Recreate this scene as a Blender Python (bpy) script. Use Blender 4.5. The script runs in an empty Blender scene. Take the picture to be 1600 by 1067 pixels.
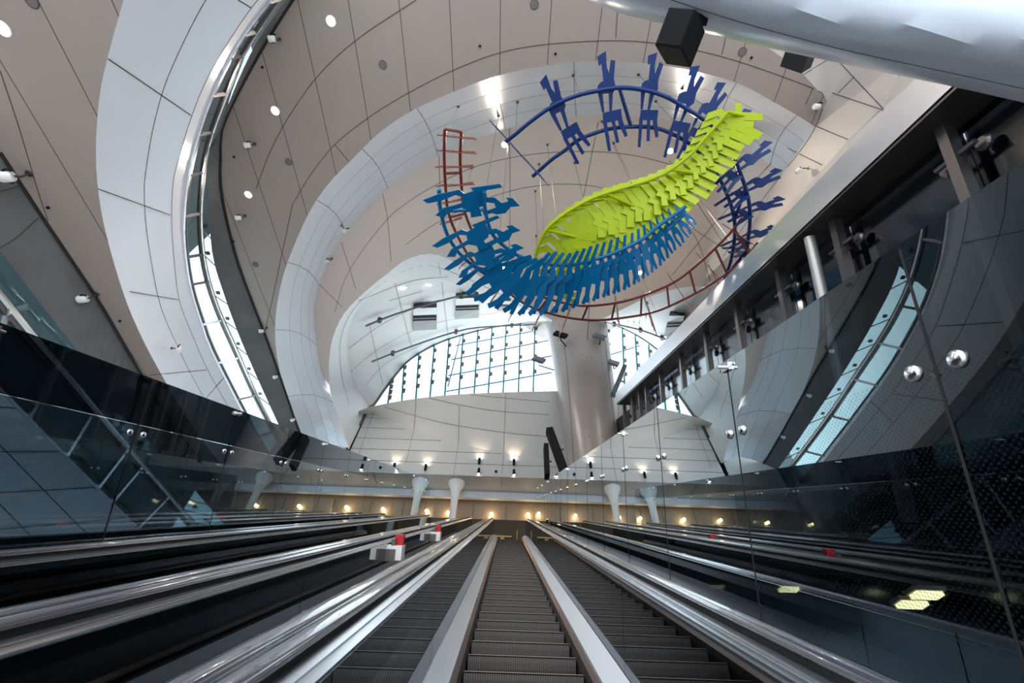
import bpy, bmesh, math, random
from mathutils import Vector, Matrix
from mathutils.bvhtree import BVHTree
from mathutils.geometry import tessellate_polygon
random.seed(7)
R = math.radians
SC = bpy.context.scene
COL = SC.collection

# ------------------------------------------------------------------ camera
CAM = Vector((0.0, 0.0, 1.5))            # eye height of someone standing at the foot of the escalator
PITCH, ROLL, F = R(50.1), R(2.0), 711.1  # 16 mm lens, tilted far up
R0 = Vector((1, 0, 0)); FW = Vector((0, math.cos(PITCH), math.sin(PITCH))); U0 = Vector((0, -math.sin(PITCH), math.cos(PITCH)))
cr, sr = math.cos(ROLL), math.sin(ROLL)
RIGHT = cr * R0 + sr * U0; UP = -sr * R0 + cr * U0
cam = bpy.data.objects.new('camera', bpy.data.cameras.new('camera')); COL.objects.link(cam)
cam.data.lens = 16; cam.data.sensor_width = 36; cam.data.clip_end = 300; cam.data.clip_start = 0.05
m = Matrix((RIGHT, UP, -FW)).transposed().to_4x4(); m.translation = CAM
cam.matrix_world = m
SC.camera = cam

# ------------------------------------------------------------------ sky and exposure
SC.view_settings.view_transform = 'Standard'; SC.view_settings.look = 'None'
SC.view_settings.exposure = 1.22; SC.view_settings.gamma = 1.0; SC.view_settings.use_curve_mapping = False
W = bpy.data.worlds.new('overcast_sky'); SC.world = W; W.use_nodes = True
bg = W.node_tree.nodes['Background']; bg.inputs[0].default_value = (0.88, 0.95, 1.0, 1); bg.inputs[1].default_value = 1.5


def area(name, loc, target, size, power, color, size_y=None):
    l = bpy.data.lights.new(name, 'AREA'); l.energy = power; l.color = color; l.size = size
    if size_y: l.shape = 'RECTANGLE'; l.size_y = size_y
    o = bpy.data.objects.new(name, l); COL.objects.link(o); o.location = loc
    o.rotation_euler = (Vector(target) - Vector(loc)).to_track_quat('-Z', 'Y').to_euler()
    return o


# ------------------------------------------------------------------ sight lines: a point on a plane of known height / depth
def ray(px, py):
    dx, dy = px - 800, py - 533.5
    x = dx * cr + dy * sr; y = -dx * sr + dy * cr
    return R0 * (x / F) - U0 * (y / F) + FW


def at(px, py, z=None, y=None, x=None, ymax=None):
    d = ray(px, py)
    if z is not None: k = (z - CAM.z) / d.z
    elif y is not None: k = y / d.y
    else: k = x / d.x
    p = CAM + d * k
    if ymax is not None and p.y > ymax: p = CAM + d * (ymax / d.y)
    return p


INC = R(30)                               # slope of the escalators


def inc(X, t, H):
    return CAM + Vector((X, t * math.cos(INC) - H * math.sin(INC), t * math.sin(INC) + H * math.cos(INC)))


# ------------------------------------------------------------------ materials
def nt(mat): return mat.node_tree.nodes, mat.node_tree.links


def mat(name, col, rough=0.5, metal=0.0, coat=0.0, noise=0.0, nscale=6.0, bump=0.0, spec=0.5):
    M = bpy.data.materials.new(name); M.use_nodes = True; n, l = nt(M); b = n['Principled BSDF']
    b.inputs['Base Color'].default_value = (*col, 1); b.inputs['Roughness'].default_value = rough
    b.inputs['Metallic'].default_value = metal; b.inputs['Coat Weight'].default_value = coat
    b.inputs['Specular IOR Level'].default_value = spec
    if noise or bump:
        tc = n.new('ShaderNodeTexCoord'); t = n.new('ShaderNodeTexNoise'); t.inputs['Scale'].default_value = nscale; t.inputs['Detail'].default_value = 6
        l.new(tc.outputs['Object'], t.inputs['Vector'])
        if noise:
            r = n.new('ShaderNodeMapRange'); r.inputs['To Min'].default_value = 1 - noise; r.inputs['To Max'].default_value = 1 + noise
            l.new(t.outputs['Fac'], r.inputs['Value'])
            mx = n.new('ShaderNodeVectorMath'); mx.operation = 'SCALE'; mx.inputs[0].default_value = col
            l.new(r.outputs[0], mx.inputs['Scale']); l.new(mx.outputs[0], b.inputs['Base Color'])
        if bump:
            bp = n.new('ShaderNodeBump'); bp.inputs['Strength'].default_value = bump; bp.inputs['Distance'].default_value = 0.01
            l.new(t.outputs['Fac'], bp.inputs['Height']); l.new(bp.outputs[0], b.inputs['Normal'])
    return M


def grid_mat(name, col, line, axis, pitch, off, width, rough=0.55, scol=None):
    """painted panels with dark open joints at a regular pitch along one axis"""
    M = mat(name, col, rough, noise=0.05, nscale=0.6); n, l = nt(M); b = n['Principled BSDF']
    tc = n.new('ShaderNodeTexCoord'); sx = n.new('ShaderNodeSeparateXYZ'); l.new(tc.outputs['Object'], sx.inputs[0])
    a = n.new('ShaderNodeMath'); a.operation = 'ADD'; a.inputs[1].default_value = off; l.new(sx.outputs[axis], a.inputs[0])
    p = n.new('ShaderNodeMath'); p.operation = 'PINGPONG'; p.inputs[1].default_value = pitch / 2; l.new(a.outputs[0], p.inputs[0])
    c = n.new('ShaderNodeMath'); c.operation = 'LESS_THAN'; c.inputs[1].default_value = width / 2; l.new(p.outputs[0], c.inputs[0])
    src = b.inputs['Base Color'].links[0].from_socket
    mx = n.new('ShaderNodeMix'); mx.data_type = 'RGBA'; l.new(c.outputs[0], mx.inputs['Factor']); l.new(src, mx.inputs[6]); mx.inputs[7].default_value = (*line, 1)
    l.new(mx.outputs[2], b.inputs['Base Color'])
    return M


def emit(name, col, s):
    M = bpy.data.materials.new(name); M.use_nodes = True; n, l = nt(M); b = n['Principled BSDF']
    b.inputs['Base Color'].default_value = (0.02, 0.02, 0.02, 1)
    b.inputs['Emission Color'].default_value = (*col, 1); b.inputs['Emission Strength'].default_value = s
    return M


def glass(name, tint, refl, power=3.0, gcol=(0.9, 0.95, 1.0), rough=0.0, dots=None):
    """see-through pane: tinted transmission under a Fresnel mirror; dots = (pitch, top height, ink)"""
    M = bpy.data.materials.new(name); M.use_nodes = True; n, l = nt(M); n.remove(n['Principled BSDF']); o = n['Material Output']
    t = n.new('ShaderNodeBsdfTransparent'); t.inputs[0].default_value = (*tint, 1)
    g = n.new('ShaderNodeBsdfGlossy'); g.inputs['Color'].default_value = (*gcol, 1); g.inputs['Roughness'].default_value = rough
    lw = n.new('ShaderNodeLayerWeight'); lw.inputs[0].default_value = 0.5
    pw = n.new('ShaderNodeMath'); pw.operation = 'POWER'; pw.inputs[1].default_value = power; l.new(lw.outputs['Facing'], pw.inputs[0])
    f = n.new('ShaderNodeMath'); f.operation = 'MULTIPLY_ADD'; f.use_clamp = True; f.inputs[1].default_value = refl; f.inputs[2].default_value = 0.012; l.new(pw.outputs[0], f.inputs[0])
    mx = n.new('ShaderNodeMixShader'); l.new(f.outputs[0], mx.inputs[0]); l.new(t.outputs[0], mx.inputs[1]); l.new(g.outputs[0], mx.inputs[2])
    last = mx
    if dots:
        pitch, top, ink = dots
        tc = n.new('ShaderNodeTexCoord'); sx = n.new('ShaderNodeSeparateXYZ'); l.new(tc.outputs['Object'], sx.inputs[0])
        def mt(op, a, bv):
            q = n.new('ShaderNodeMath'); q.operation = op
            for i, v in enumerate((a, bv)):
                if v is None: continue
                if isinstance(v, (int, float)): q.inputs[i].default_value = v
                else: l.new(v, q.inputs[i])
            return q.outputs[0]
        sy = mt('SINE', mt('MULTIPLY', sx.outputs[1], math.pi / pitch), None); sz = mt('SINE', mt('MULTIPLY', sx.outputs[2], math.pi / pitch), None)
        d = mt('GREATER_THAN', mt('MULTIPLY', sy, sz), 0.42)
        low = mt('LESS_THAN', sx.outputs[2], top)
        fac = mt('MULTIPLY', mt('MULTIPLY', d, low), ink)
        df = n.new('ShaderNodeBsdfDiffuse'); df.inputs[0].default_value = (0.03, 0.04, 0.05, 1)
        m2 = n.new('ShaderNodeMixShader'); l.new(fac, m2.inputs[0]); l.new(mx.outputs[0], m2.inputs[1]); l.new(df.outputs[0], m2.inputs[2])
        last = m2
    l.new(last.outputs[0], o.inputs['Surface'])
    return M


def ribbed(name, col, axis, pitch, rough=0.4, metal=0.6, dark=0.35):
    M = mat(name, col, rough, metal); n, l = nt(M); b = n['Principled BSDF']
    tc = n.new('ShaderNodeTexCoord'); sx = n.new('ShaderNodeSeparateXYZ'); l.new(tc.outputs['Object'], sx.inputs[0])
    p = n.new('ShaderNodeMath'); p.operation = 'PINGPONG'; p.inputs[1].default_value = pitch / 2; l.new(sx.outputs[axis], p.inputs[0])
    c = n.new('ShaderNodeMath'); c.operation = 'LESS_THAN'; c.inputs[1].default_value = pitch / 4; l.new(p.outputs[0], c.inputs[0])
    mx = n.new('ShaderNodeMix'); mx.data_type = 'RGBA'; l.new(c.outputs[0], mx.inputs['Factor'])
    mx.inputs[6].default_value = (*col, 1); mx.inputs[7].default_value = (*[v * dark for v in col], 1); l.new(mx.outputs[2], b.inputs['Base Color'])
    return M


JOINT = mat('open_joint', (0.05, 0.045, 0.042), 0.9)
M_CEIL = grid_mat('shade_toned_ceiling', (0.335, 0.275, 0.245), (0.06, 0.05, 0.05), 0, 1.35, 0.62, 0.022)  # base darkened and warmed to carry the dim, warm light on these panels
M_DOME = mat('lamplit_dome_plaster', (0.72, 0.62, 0.56), 0.5, noise=0.03, nscale=0.5)  # base raised to stand in for lamp light on the dome
M_WHITE = mat('white_metal_panel', (0.70, 0.73, 0.79), 0.30, noise=0.04, nscale=0.8, spec=0.6)
M_VAULT = mat('white_plaster', (0.80, 0.82, 0.82), 0.5)
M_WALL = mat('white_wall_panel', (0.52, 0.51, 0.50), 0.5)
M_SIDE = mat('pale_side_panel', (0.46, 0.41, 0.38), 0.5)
M_COVE = mat('grey_concrete', (0.13, 0.125, 0.125), 0.7, noise=0.35, nscale=0.9)
M_BLACK = mat('black_gap', (0.01, 0.01, 0.011), 0.8)
M_STEEL = mat('brushed_steel', (0.62, 0.63, 0.67), 0.24, 1.0, noise=0.08, nscale=3)
M_POD = mat('satin_steel_panel', (0.60, 0.66, 0.76), 0.28, 0.15, noise=0.05, nscale=1)
M_BEAM = mat('polished_cladding', (0.60, 0.60, 0.63), 0.34, 0.8, noise=0.1, nscale=1.5)
M_DECKST = mat('satin_deck_steel', (0.55, 0.57, 0.62), 0.35, 0.5)
M_DSTEEL = mat('dark_steel', (0.16, 0.145, 0.145), 0.35, 0.9)
M_DECK = mat('dark_deck_panel', (0.06, 0.06, 0.075), 0.3, 0.6)
M_RUBBER = mat('handrail_rubber', (0.045, 0.043, 0.06), 0.16, 0.0, coat=1.0, spec=0.9)
M_TREAD = ribbed('cleated_tread', (0.055, 0.045, 0.04), 0, 0.02)
M_SKIRT = mat('skirt_panel', (0.03, 0.026, 0.028), 0.35, 0.4)
M_BRUSHY = mat('copper_toned_edge', (0.42, 0.30, 0.27), 0.3, 0.9)
M_ESGLASS = glass('dark_balustrade_glass', (0.25, 0.30, 0.31), 0.8, 2.0)
M_WGLASS = glass('smoked_partition_glass', (0.28, 0.34, 0.38), 4.4, 3.4, gcol=(0.88, 0.96, 1.0), dots=(0.012, 2.1, 0.30))
M_WGLASS_TOP = glass('dark_reflection_glass', (0.16, 0.19, 0.22), 2.2, 3.4, gcol=(0.82, 0.94, 1.0))  # darker tint stands in for a dark reflection along the top
M_TEAL = glass('teal_glass', (0.58, 0.80, 0.83), 0.8)
M_SKYBLOCK = mat('sky_block_dark', (0.055, 0.085, 0.09), 0.5, noise=.3, nscale=.8)  # for the added masses that hide the sky outside the clerestories
M_TEALFIN = mat('teal_glass_fin', (0.004, 0.22, 0.25), 0.3, spec=0.2)
M_CLEAR = glass('clear_glass', (0.93, 0.98, 1.0), 0.5)
M_CHROME = mat('satin_chrome', (0.75, 0.75, 0.75), 0.18, 1.0)
M_NAVY = mat('navy_paint', (0.001, 0.022, 0.125), 0.3, spec=0.3)
M_BLUE = mat('blue_paint', (0.001, 0.115, 0.29), 0.3, spec=0.3)
M_LIME = mat('lime_paint', (0.33, 0.42, 0.0), 0.3, spec=0.3)
M_RED = mat('red_paint', (0.13, 0.012, 0.008), 0.35)
M_COPPER = mat('coral_paint', (0.24, 0.07, 0.045), 0.4)
M_BOX = mat('black_cabinet', (0.008, 0.008, 0.009), 0.7, spec=0.15)
M_GREY = mat('grey_cabinet', (0.11, 0.12, 0.15), 0.4)
M_TAN = mat('tan_panel', (0.34, 0.26, 0.19), 0.6)
M_TRIM = mat('white_plastic', (0.82, 0.80, 0.78), 0.4)
M_SPK = mat('speaker_mesh', (0.16, 0.14, 0.135), 0.9)
M_LAMP = emit('warm_lamp_lens', (1.0, 0.86, 0.70), 40)
M_AMBER = emit('amber_lamp_lens', (1.0, 0.72, 0.32), 8)
M_CABLE = mat('thin_steel_cable', (0.25, 0.24, 0.23), 0.4, 0.7)
M_SIGNRED = mat('red_enamel', (0.42, 0.012, 0.02), 0.35)
M_SIGNGREY = mat('bronze_plate', (0.20, 0.17, 0.15), 0.4, 0.5)
M_BRASS = mat('brass_plate', (0.42, 0.30, 0.14), 0.4, 0.6)


# ------------------------------------------------------------------ mesh helper
class MB:
    def __init__(s): s.v = []; s.f = []; s.mi = []; s.cur = 0
    def add(s, vs, fs):
        k = len(s.v); s.v += [Vector(v) for v in vs]; s.f += [tuple(i + k for i in f) for f in fs]; s.mi += [s.cur] * len(fs); return s
    def use(s, i): s.cur = i; return s
    def box(s, c, sz, M=None):
        hx, hy, hz = [a / 2 for a in sz]; M = M or Matrix.Identity(3); c = Vector(c)
        vs = [c + M @ Vector((x, y, z)) for x in (-hx, hx) for y in (-hy, hy) for z in (-hz, hz)]
        return s.add(vs, [(0, 1, 3, 2), (4, 6, 7, 5), (0, 4, 5, 1), (2, 3, 7, 6), (0, 2, 6, 4), (1, 5, 7, 3)])
    def span(s, a, b):
        a, b = Vector(a), Vector(b); return s.box((a + b) / 2, [abs(q) for q in (b - a)])
    def tube(s, pts, r, n=8, closed=False, cap=True):
        pts = [Vector(p) for p in pts]; N = len(pts); rs = r if isinstance(r, (list, tuple)) else [r] * N
        vs, fs = [], []; up = None
        for i, p in enumerate(pts):
            if closed: t = pts[(i + 1) % N] - pts[i - 1]
            else: t = pts[min(i + 1, N - 1)] - pts[max(i - 1, 0)]
            if t.length < 1e-9: t = Vector((0, 0, 1))
            t.normalize()
            if up is None: up = t.orthogonal()
            up = up - t * up.dot(t)
            if up.length < 1e-6: up = t.orthogonal()
            up.normalize()
            sd = t.cross(up)
            for k in range(n):
                a = 2 * math.pi * k / n; vs.append(p + (up * math.cos(a) + sd * math.sin(a)) * rs[i])
        for i in range(N if closed else N - 1):
            j = (i + 1) % N
            for k in range(n):
                k2 = (k + 1) % n; fs.append((i * n + k, i * n + k2, j * n + k2, j * n + k))
        if cap and not closed: fs.append(tuple(range(n))[::-1]); fs.append(tuple((N - 1) * n + k for k in range(n)))
        return s.add(vs, fs)
    def lathe(s, prof, c, M=None, n=24, a0=0.0, a1=2 * math.pi):
        """prof = [(r, z)]"""
        M = M or Matrix.Identity(3); c = Vector(c); full = abs(a1 - a0 - 2 * math.pi) < 1e-6; K = n if full else n + 1
        vs = [c + M @ Vector((r * math.cos(a0 + (a1 - a0) * k / n), r * math.sin(a0 + (a1 - a0) * k / n), z)) for r, z in prof for k in range(K)]
        fs = [(i * K + k, i * K + (k + 1) % K, (i + 1) * K + (k + 1) % K, (i + 1) * K + k) for i in range(len(prof) - 1) for k in range(n)]
        return s.add(vs, fs)
    def ruled(s, A, B, nv=1):
        n = len(A); vs = []; fs = []
        for j in range(nv + 1):
            vs += [A[i].lerp(B[i], j / nv) for i in range(n)]
        for j in range(nv):
            for i in range(n - 1): fs.append((j * n + i, j * n + i + 1, (j + 1) * n + i + 1, (j + 1) * n + i))
        return s.add(vs, fs)
    def poly(s, pts):
        pts = [Vector(p) for p in pts]; return s.add(pts, [tuple(t) for t in tessellate_polygon([pts])])
    def prism(s, pts, off):
        pts = [Vector(p) for p in pts]; n = len(pts); tr = [tuple(t) for t in tessellate_polygon([pts])]; off = Vector(off)
        return s.add(pts + [p + off for p in pts], tr + [tuple(i + n for i in t)[::-1] for t in tr] + [(i, (i + 1) % n, n + (i + 1) % n, n + i) for i in range(n)])
    def build(s, name, mats, parent=None, smooth=False, solid=0.0, origin=None, bevel=0.0):
        me = bpy.data.meshes.new(name); o0 = Vector(origin) if origin is not None else Vector((0, 0, 0))
        me.from_pydata([v - o0 for v in s.v], [], s.f); me.update()
        for M in (mats if isinstance(mats, (list, tuple)) else [mats]): me.materials.append(M)
        for p, i in zip(me.polygons, s.mi): p.material_index = i
        bm = bmesh.new(); bm.from_mesh(me); bmesh.ops.recalc_face_normals(bm, faces=bm.faces); bm.to_mesh(me); bm.free()
        o = bpy.data.objects.new(name, me); COL.objects.link(o); o.location = o0
        if smooth:
            for p in me.polygons: p.use_smooth = True
            me.set_sharp_from_angle(angle=R(40))
        if parent: o.parent = parent
        if solid:
            md = o.modifiers.new('thick', 'SOLIDIFY'); md.thickness = solid; md.offset = 0
        if bevel:
            md = o.modifiers.new('bev', 'BEVEL'); md.width = bevel; md.segments = 2; md.limit_method = 'ANGLE'
        return o


def tag(o, label=None, cat=None, group=None, kind=None):
    if label: o['label'] = label
    if cat: o['category'] = cat
    if group: o['group'] = group
    if kind: o['kind'] = kind
    return o


def empty(name, loc, rot=None):
    o = bpy.data.objects.new(name, None); COL.objects.link(o); o.location = loc; o.empty_display_size = 0.2
    if rot is not None: o.rotation_euler = rot
    return o


def dup(o, parent=None):
    c = o.copy(); COL.objects.link(c)
    if parent is not None: c.parent = parent
    return c


def catmull(pts, n):
    """n points evenly spread along a smooth curve through pts"""
    pts = [Vector(p) for p in pts]
    if len(pts) == 2: return [pts[0].lerp(pts[1], i / (n - 1)) for i in range(n)]
    P = [pts[0] * 2 - pts[1]] + pts + [pts[-1] * 2 - pts[-2]]; dense = []
    for i in range(1, len(P) - 2):
        a, b, c, d = P[i - 1:i + 3]
        for k in range(12):
            t = k / 12; dense.append(0.5 * (2 * b + (c - a) * t + (2 * a - 5 * b + 4 * c - d) * t * t + (3 * b - a - 3 * c + d) * t ** 3))
    dense.append(pts[-1])
    L = [0]
    for i in range(1, len(dense)): L.append(L[-1] + (dense[i] - dense[i - 1]).length)
    out = []; j = 0
    for i in range(n):
        s = L[-1] * i / (n - 1)
        while j < len(L) - 2 and L[j + 1] < s: j += 1
        out.append(dense[j].lerp(dense[j + 1], (s - L[j]) / max(1e-9, L[j + 1] - L[j])))
    return out


def c2(pts, n): return [(p.x, p.y) for p in catmull([Vector((a, b, 0)) for a, b in pts], n)]


def curve_z(px, z, n=48, ymax=None): return [at(a, b, z=z, ymax=ymax) for a, b in c2(px, n)]


def curve_y(px, y, n=48): return [at(a, b, y=y) for a, b in c2(px, n)]


SURF = []                                  # surfaces that carry joints and fixtures


def surf(mb): SURF.append((list(mb.v), list(mb.f))); return mb


TREE = None


def hit(px, py):
    """where a sight line meets the hall's surfaces: point and normal towards the room"""
    d = ray(px, py).normalized(); p, nrm, i, dist = TREE.ray_cast(CAM, d)
    if p is None: return None, None
    if nrm.dot(d) > 0: nrm = -nrm
    return p, nrm


def frame(nrm, hint=Vector((0, 0, 1))):
    """3x3 matrix whose z axis is nrm and whose y axis leans to hint"""
    z = nrm.normalized(); x = hint.cross(z)
    if x.length < 1e-3: x = Vector((1, 0, 0)).cross(z)
    x.normalize(); return Matrix((x, z.cross(x), z)).transposed()


# =================================================================== the hall: curved ceilings, bands, clerestories
N = 48
Z0, ZL, ZV, ZW, ZT, Z1, Z2 = 11.5, 13.5, 14.1, 15.2, 16.1, 16.5, 20.0
YB = 20.5                                  # back wall
E_ = [(215, -80), (193, 0), (172, 75), (157, 140), (151, 200), (150, 240), (152, 285), (160, 340), (175, 400), (197, 470), (222, 528), (255, 590), (290, 650), (324, 699), (368, 750), (411, 798), (460, 850)]
L_ = [(460, -60), (393, 12), (330, 111), (300, 180), (279, 249), (271, 280), (268, 337), (271, 394), (280, 469), (303, 529), (324, 577), (362, 645), (385, 685), (408, 720), (436, 760), (462, 795), (500, 845)]
V_ = [(480, -60), (417, 6), (360, 87), (324, 168), (300, 246), (292, 290), (288, 337), (288, 379), (297, 445), (315, 505), (333, 553), (388, 660), (408, 697), (430, 730), (456, 768), (480, 800), (512, 840)]
W_ = [(490, -70), (435, 0), (381, 81), (345, 168), (324, 231), (315, 300), (314, 358), (321, 418), (339, 478), (372, 553), (400, 617), (426, 668), (445, 703), (466, 737), (488, 772), (508, 803), (532, 838)]
T_ = [(500, -70), (446, 0), (395, 77), (350, 180), (331, 245), (326, 290), (327, 340), (333, 403), (350, 460), (370, 515), (393, 570), (436, 665), (455, 704), (474, 738), (494, 771), (513, 800), (536, 835)]
P_ = [(520, -90), (457, 0), (396, 100), (349, 195), (345, 240), (345, 290), (356, 350), (372, 410), (393, 468), (415, 525), (435, 580), (468, 675), (482, 705), (498, 735), (515, 765), (530, 790), (550, 825)]
Ec, Lc, Vc, Wc, Tc, Pc = curve_z(E_, Z0), curve_z(L_, ZL), curve_z(V_, ZV), curve_z(W_, ZW), curve_z(T_, ZT), curve_z(P_, Z1)

# lower left ceiling, outside the first band
BE = [(-300, -200), (0, 238), (60, 330), (110, 404), (160, 480), (215, 575), (245, 625), (270, 662), (315, 722), (360, 782), (410, 845)]
b = surf(MB().poly([at(*p, z=Z0) for p in BE] + Ec[::-1] + [at(0, -300, z=Z0)]))
CEIL0 = b
b = surf(MB().ruled(Ec, Lc, 2)); BAND1 = b
b = surf(MB().ruled(Lc, Vc)); LIP1 = b
# lower clerestory wall behind the lower ceiling
BEc = curve_z(BE[1:], Z0 - 0.02); BT = [(-70, 300), (0, 391), (60, 470), (126, 553), (180, 618), (240, 690), (310, 772), (375, 848)]
BTc = curve_z(BT, Z0 - 1.0); BW = [(-75, 370), (0, 461), (57, 532), (105, 587), (150, 642), (215, 717), (280, 792), (335, 852)]; BWc = curve_z(BW, Z0 - 1.9)
BV = [(-110, 500), (-40, 568), (30, 639), (99, 708), (174, 783), (240, 848), (280, 890)]; BVc = curve_z(BV, Z0 - 2.9)
B0 = [(-420, 480), (-300, 600), (-200, 690), (-110, 780), (-20, 870), (60, 940)]; B0c = catmull(curve_z(B0, 6.4), 48)
COVE0 = surf(MB().ruled(curve_z([(-70, 140)] + BE[1:], Z0 + 0.05), BTc))
COVE1 = surf(MB().ruled(Tc, Pc))
# main ceiling with the oculus opening
OC = [(478, 700), (468, 668), (450, 625), (436, 575), (430, 530), (431, 490), (440, 440), (455, 395), (484, 330), (515, 285), (552, 247), (592, 208), (640, 175), (700, 147), (775, 119), (850, 103), (910, 96), (970, 96), (1060, 106), (1150, 129), (1210, 160), (1273, 198), (1330, 245)]
OCc = curve_z(OC, Z1, 64)
main = Pc + [at(556, 800, z=Z1), at(500, 715, z=Z1)] + OCc + [at(1291, 156, z=Z1), at(1250, 110, z=Z1), at(1180, 60, z=Z1), at(1130, 40, z=Z1), at(1100, -120, z=Z1), at(800, -160, z=Z1)]
CEIL1 = surf(MB().poly(main))
# oculus: white fascia rising from the opening to the dome
DC = [(545, 700), (530, 655), (517, 618), (500, 572), (493, 519), (491, 480), (500, 445), (515, 408), (535, 372), (560, 342), (600, 300), (640, 270), (690, 240), (740, 220), (800, 200), (850, 189), (900, 182), (960, 180), (1040, 188), (1110, 207), (1170, 235), (1222, 272), (1268, 325)]
DCc = curve_z(DC, Z2, 64, ymax=YB - .9)
FASC = MB(); mid = [a.lerp(b_, 0.5) + Vector((0, 0, 0.35)) for a, b_ in zip(OCc, DCc)]
q1 = [a.lerp(b_, 0.25) + Vector((0, 0, 0.26)) for a, b_ in zip(OCc, DCc)]; q3 = [a.lerp(b_, 0.75) + Vector((0, 0, 0.22)) for a, b_ in zip(OCc, DCc)]
for A, B in ((OCc, q1), (q1, mid), (mid, q3), (q3, DCc)): FASC.ruled(A, B)
k = len(FASC.f)
surf(FASC)
# dome ceiling, open at the back towards the vault
OP = [(517, 618), (514, 575), (520, 528), (541, 486), (577, 450), (606, 427), (632, 407), (672, 396), (714, 411), (760, 438), (800, 463), (830, 482), (862, 500)]
OPR = [(936, 500), (975, 482), (1010, 465), (1060, 450), (1120, 442), (1165, 405)]
OPc = curve_z(OP, Z2, 40, ymax=YB); OPRc = curve_z(OPR, Z2, 24, ymax=YB)
dome = [p for p, q in zip(DCc, c2(DC, 64)) if q[1] < 600 or q[0] > 700] + [at(1250, 430, z=Z2), at(1170, 432, z=Z2)] + OPRc[::-1][1:] + OPc[::-1]
DOME = surf(MB().poly(dome))
# end vault
G_ = [(545, 703), (570, 637), (560, 612), (550, 585), (542, 545), (546, 510), (562, 480), (598, 452), (656, 431), (700, 440), (750, 456), (800, 476), (835, 492), (862, 503)]
O2 = [(545, 703), (528, 655)] + OP
Gc = [at(a, b_, z=21.0, ymax=YB - .04) for a, b_ in c2(G_, 40)]; O2c = curve_z(O2, Z2, 40, ymax=YB - .9)
BAND3 = surf(MB().ruled(O2c, Gc))
K_ = [(545, 703), (575, 640), (585, 632), (600, 610), (618, 586), (640, 562), (680, 538), (722, 523), (770, 511), (815, 505), (862, 503)]
Kc = curve_y(K_, YB, 40)
VAULT = surf(MB().ruled(Gc, Kc, 1))
KR = [(936, 505), (965, 509), (1000, 526), (1030, 548), (1060, 575), (1100, 620)]
KRc = curve_y(KR, YB, 24)
VAULTR = surf(MB().ruled(OPRc, KRc, 1))
# back wall and its leaning upper panel
TOPW = [(560, 642), (585, 634), (640, 624), (700, 617), (780, 613), (862, 611), (960, 612), (1060, 625), (1150, 650)]
SEAM = [(560, 648), (585, 648), (625, 662), (690, 684), (760, 703), (862, 718), (960, 726), (1060, 740), (1150, 755)]
TOPc = curve_y(TOPW, YB - 1.2, 32); SEc = curve_y(SEAM, YB, 32)
zb = at(760, 744, y=YB).z
BOTc = [Vector((p.x, YB, zb)) for p in SEc]
LEAN = surf(MB().ruled(SEc, TOPc)); BACK = MB().ruled(BOTc, SEc)
cl = at(542, 704, y=YB); BACK.add([Vector((cl.x - 4, YB, zb - 2)), Vector((BOTc[0].x, YB, zb - 2)), Vector((TOPc[0].x, YB, TOPc[0].z + .3)), Vector((cl.x - 4, YB, TOPc[0].z + .3))], [(0, 1, 2, 3)]); surf(BACK)
SOFF = surf(MB().add([(-12, YB, zb), (12, YB, zb), (12, 22.0, zb), (-12, 22.0, zb)], [(0, 1, 2, 3)]))
zf = at(760, 779, y=22.0).z
# right-hand upper wall
XR = 9.0
RW = [(1120, 20), (1130, 40), (1180, 60), (1250, 110), (1291, 156), (1273, 198), (1222, 272), (1175, 350), (1140, 398), (1100, 438), (1060, 480)]
RWB = [(1470, 40), (1410, 108), (1385, 162), (1330, 215), (1280, 270), (1230, 320), (1180, 382), (1120, 450), (1075, 505), (1040, 545)]
RWt = [at(*p, x=XR) for p in RW]; RWb = [at(*p, x=XR) for p in RWB]
RIGHTW = surf(MB().poly(RWt + RWb[::-1]))
BEAMT = [inc(4.75, t, 4.45) for t in [-2 + 20 * i / 29 for i in range(30)]]
RSOF = surf(MB().ruled(catmull(RWb, 30), BEAMT))
# column
CX, CY = at(920, 640, y=18.0).x, 18.0
col_prof = [(1.12, 8.0), (1.28, 13.5), (1.5, 17.5), (1.72, 21.5), (1.92, 25.0), (2.15, 26.2), (2.8, 27.2), (4.2, 28.0)]
COLM = surf(MB().lathe(col_prof, (CX, CY, 0), n=40))

# one tree of everything above, so that joints and fixtures sit on real surfaces
vv, ff = [], []
for v_, f_ in SURF:
    k = len(vv); vv += v_; ff += [tuple(i + k for i in t) for t in f_]
TREE = BVHTree.FromPolygons([tuple(v) for v in vv], ff)


def joints(mb, slot, lines, r=0.011, step=14):
    """dark open joints that follow a surface"""
    mb.use(slot)
    for ln in lines:
        L = sum(math.dist(ln[i], ln[i + 1]) for i in range(len(ln) - 1)); pts = []
        for a, b_ in c2(ln, max(2, int(L / step))):
            p, nn = hit(a, b_)
            if p is None: continue
            if pts and (p - pts[-1]).length > 2.5:
                if len(pts) > 1: mb.tube(pts, r, 4)
                pts = []
            pts.append(p)
        if len(pts) > 1: mb.tube(pts, r, 4)
    mb.use(0)
    return mb


def along(A, B, v): return [a.lerp(b_, v) for a, b_ in zip(A, B)]


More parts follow.
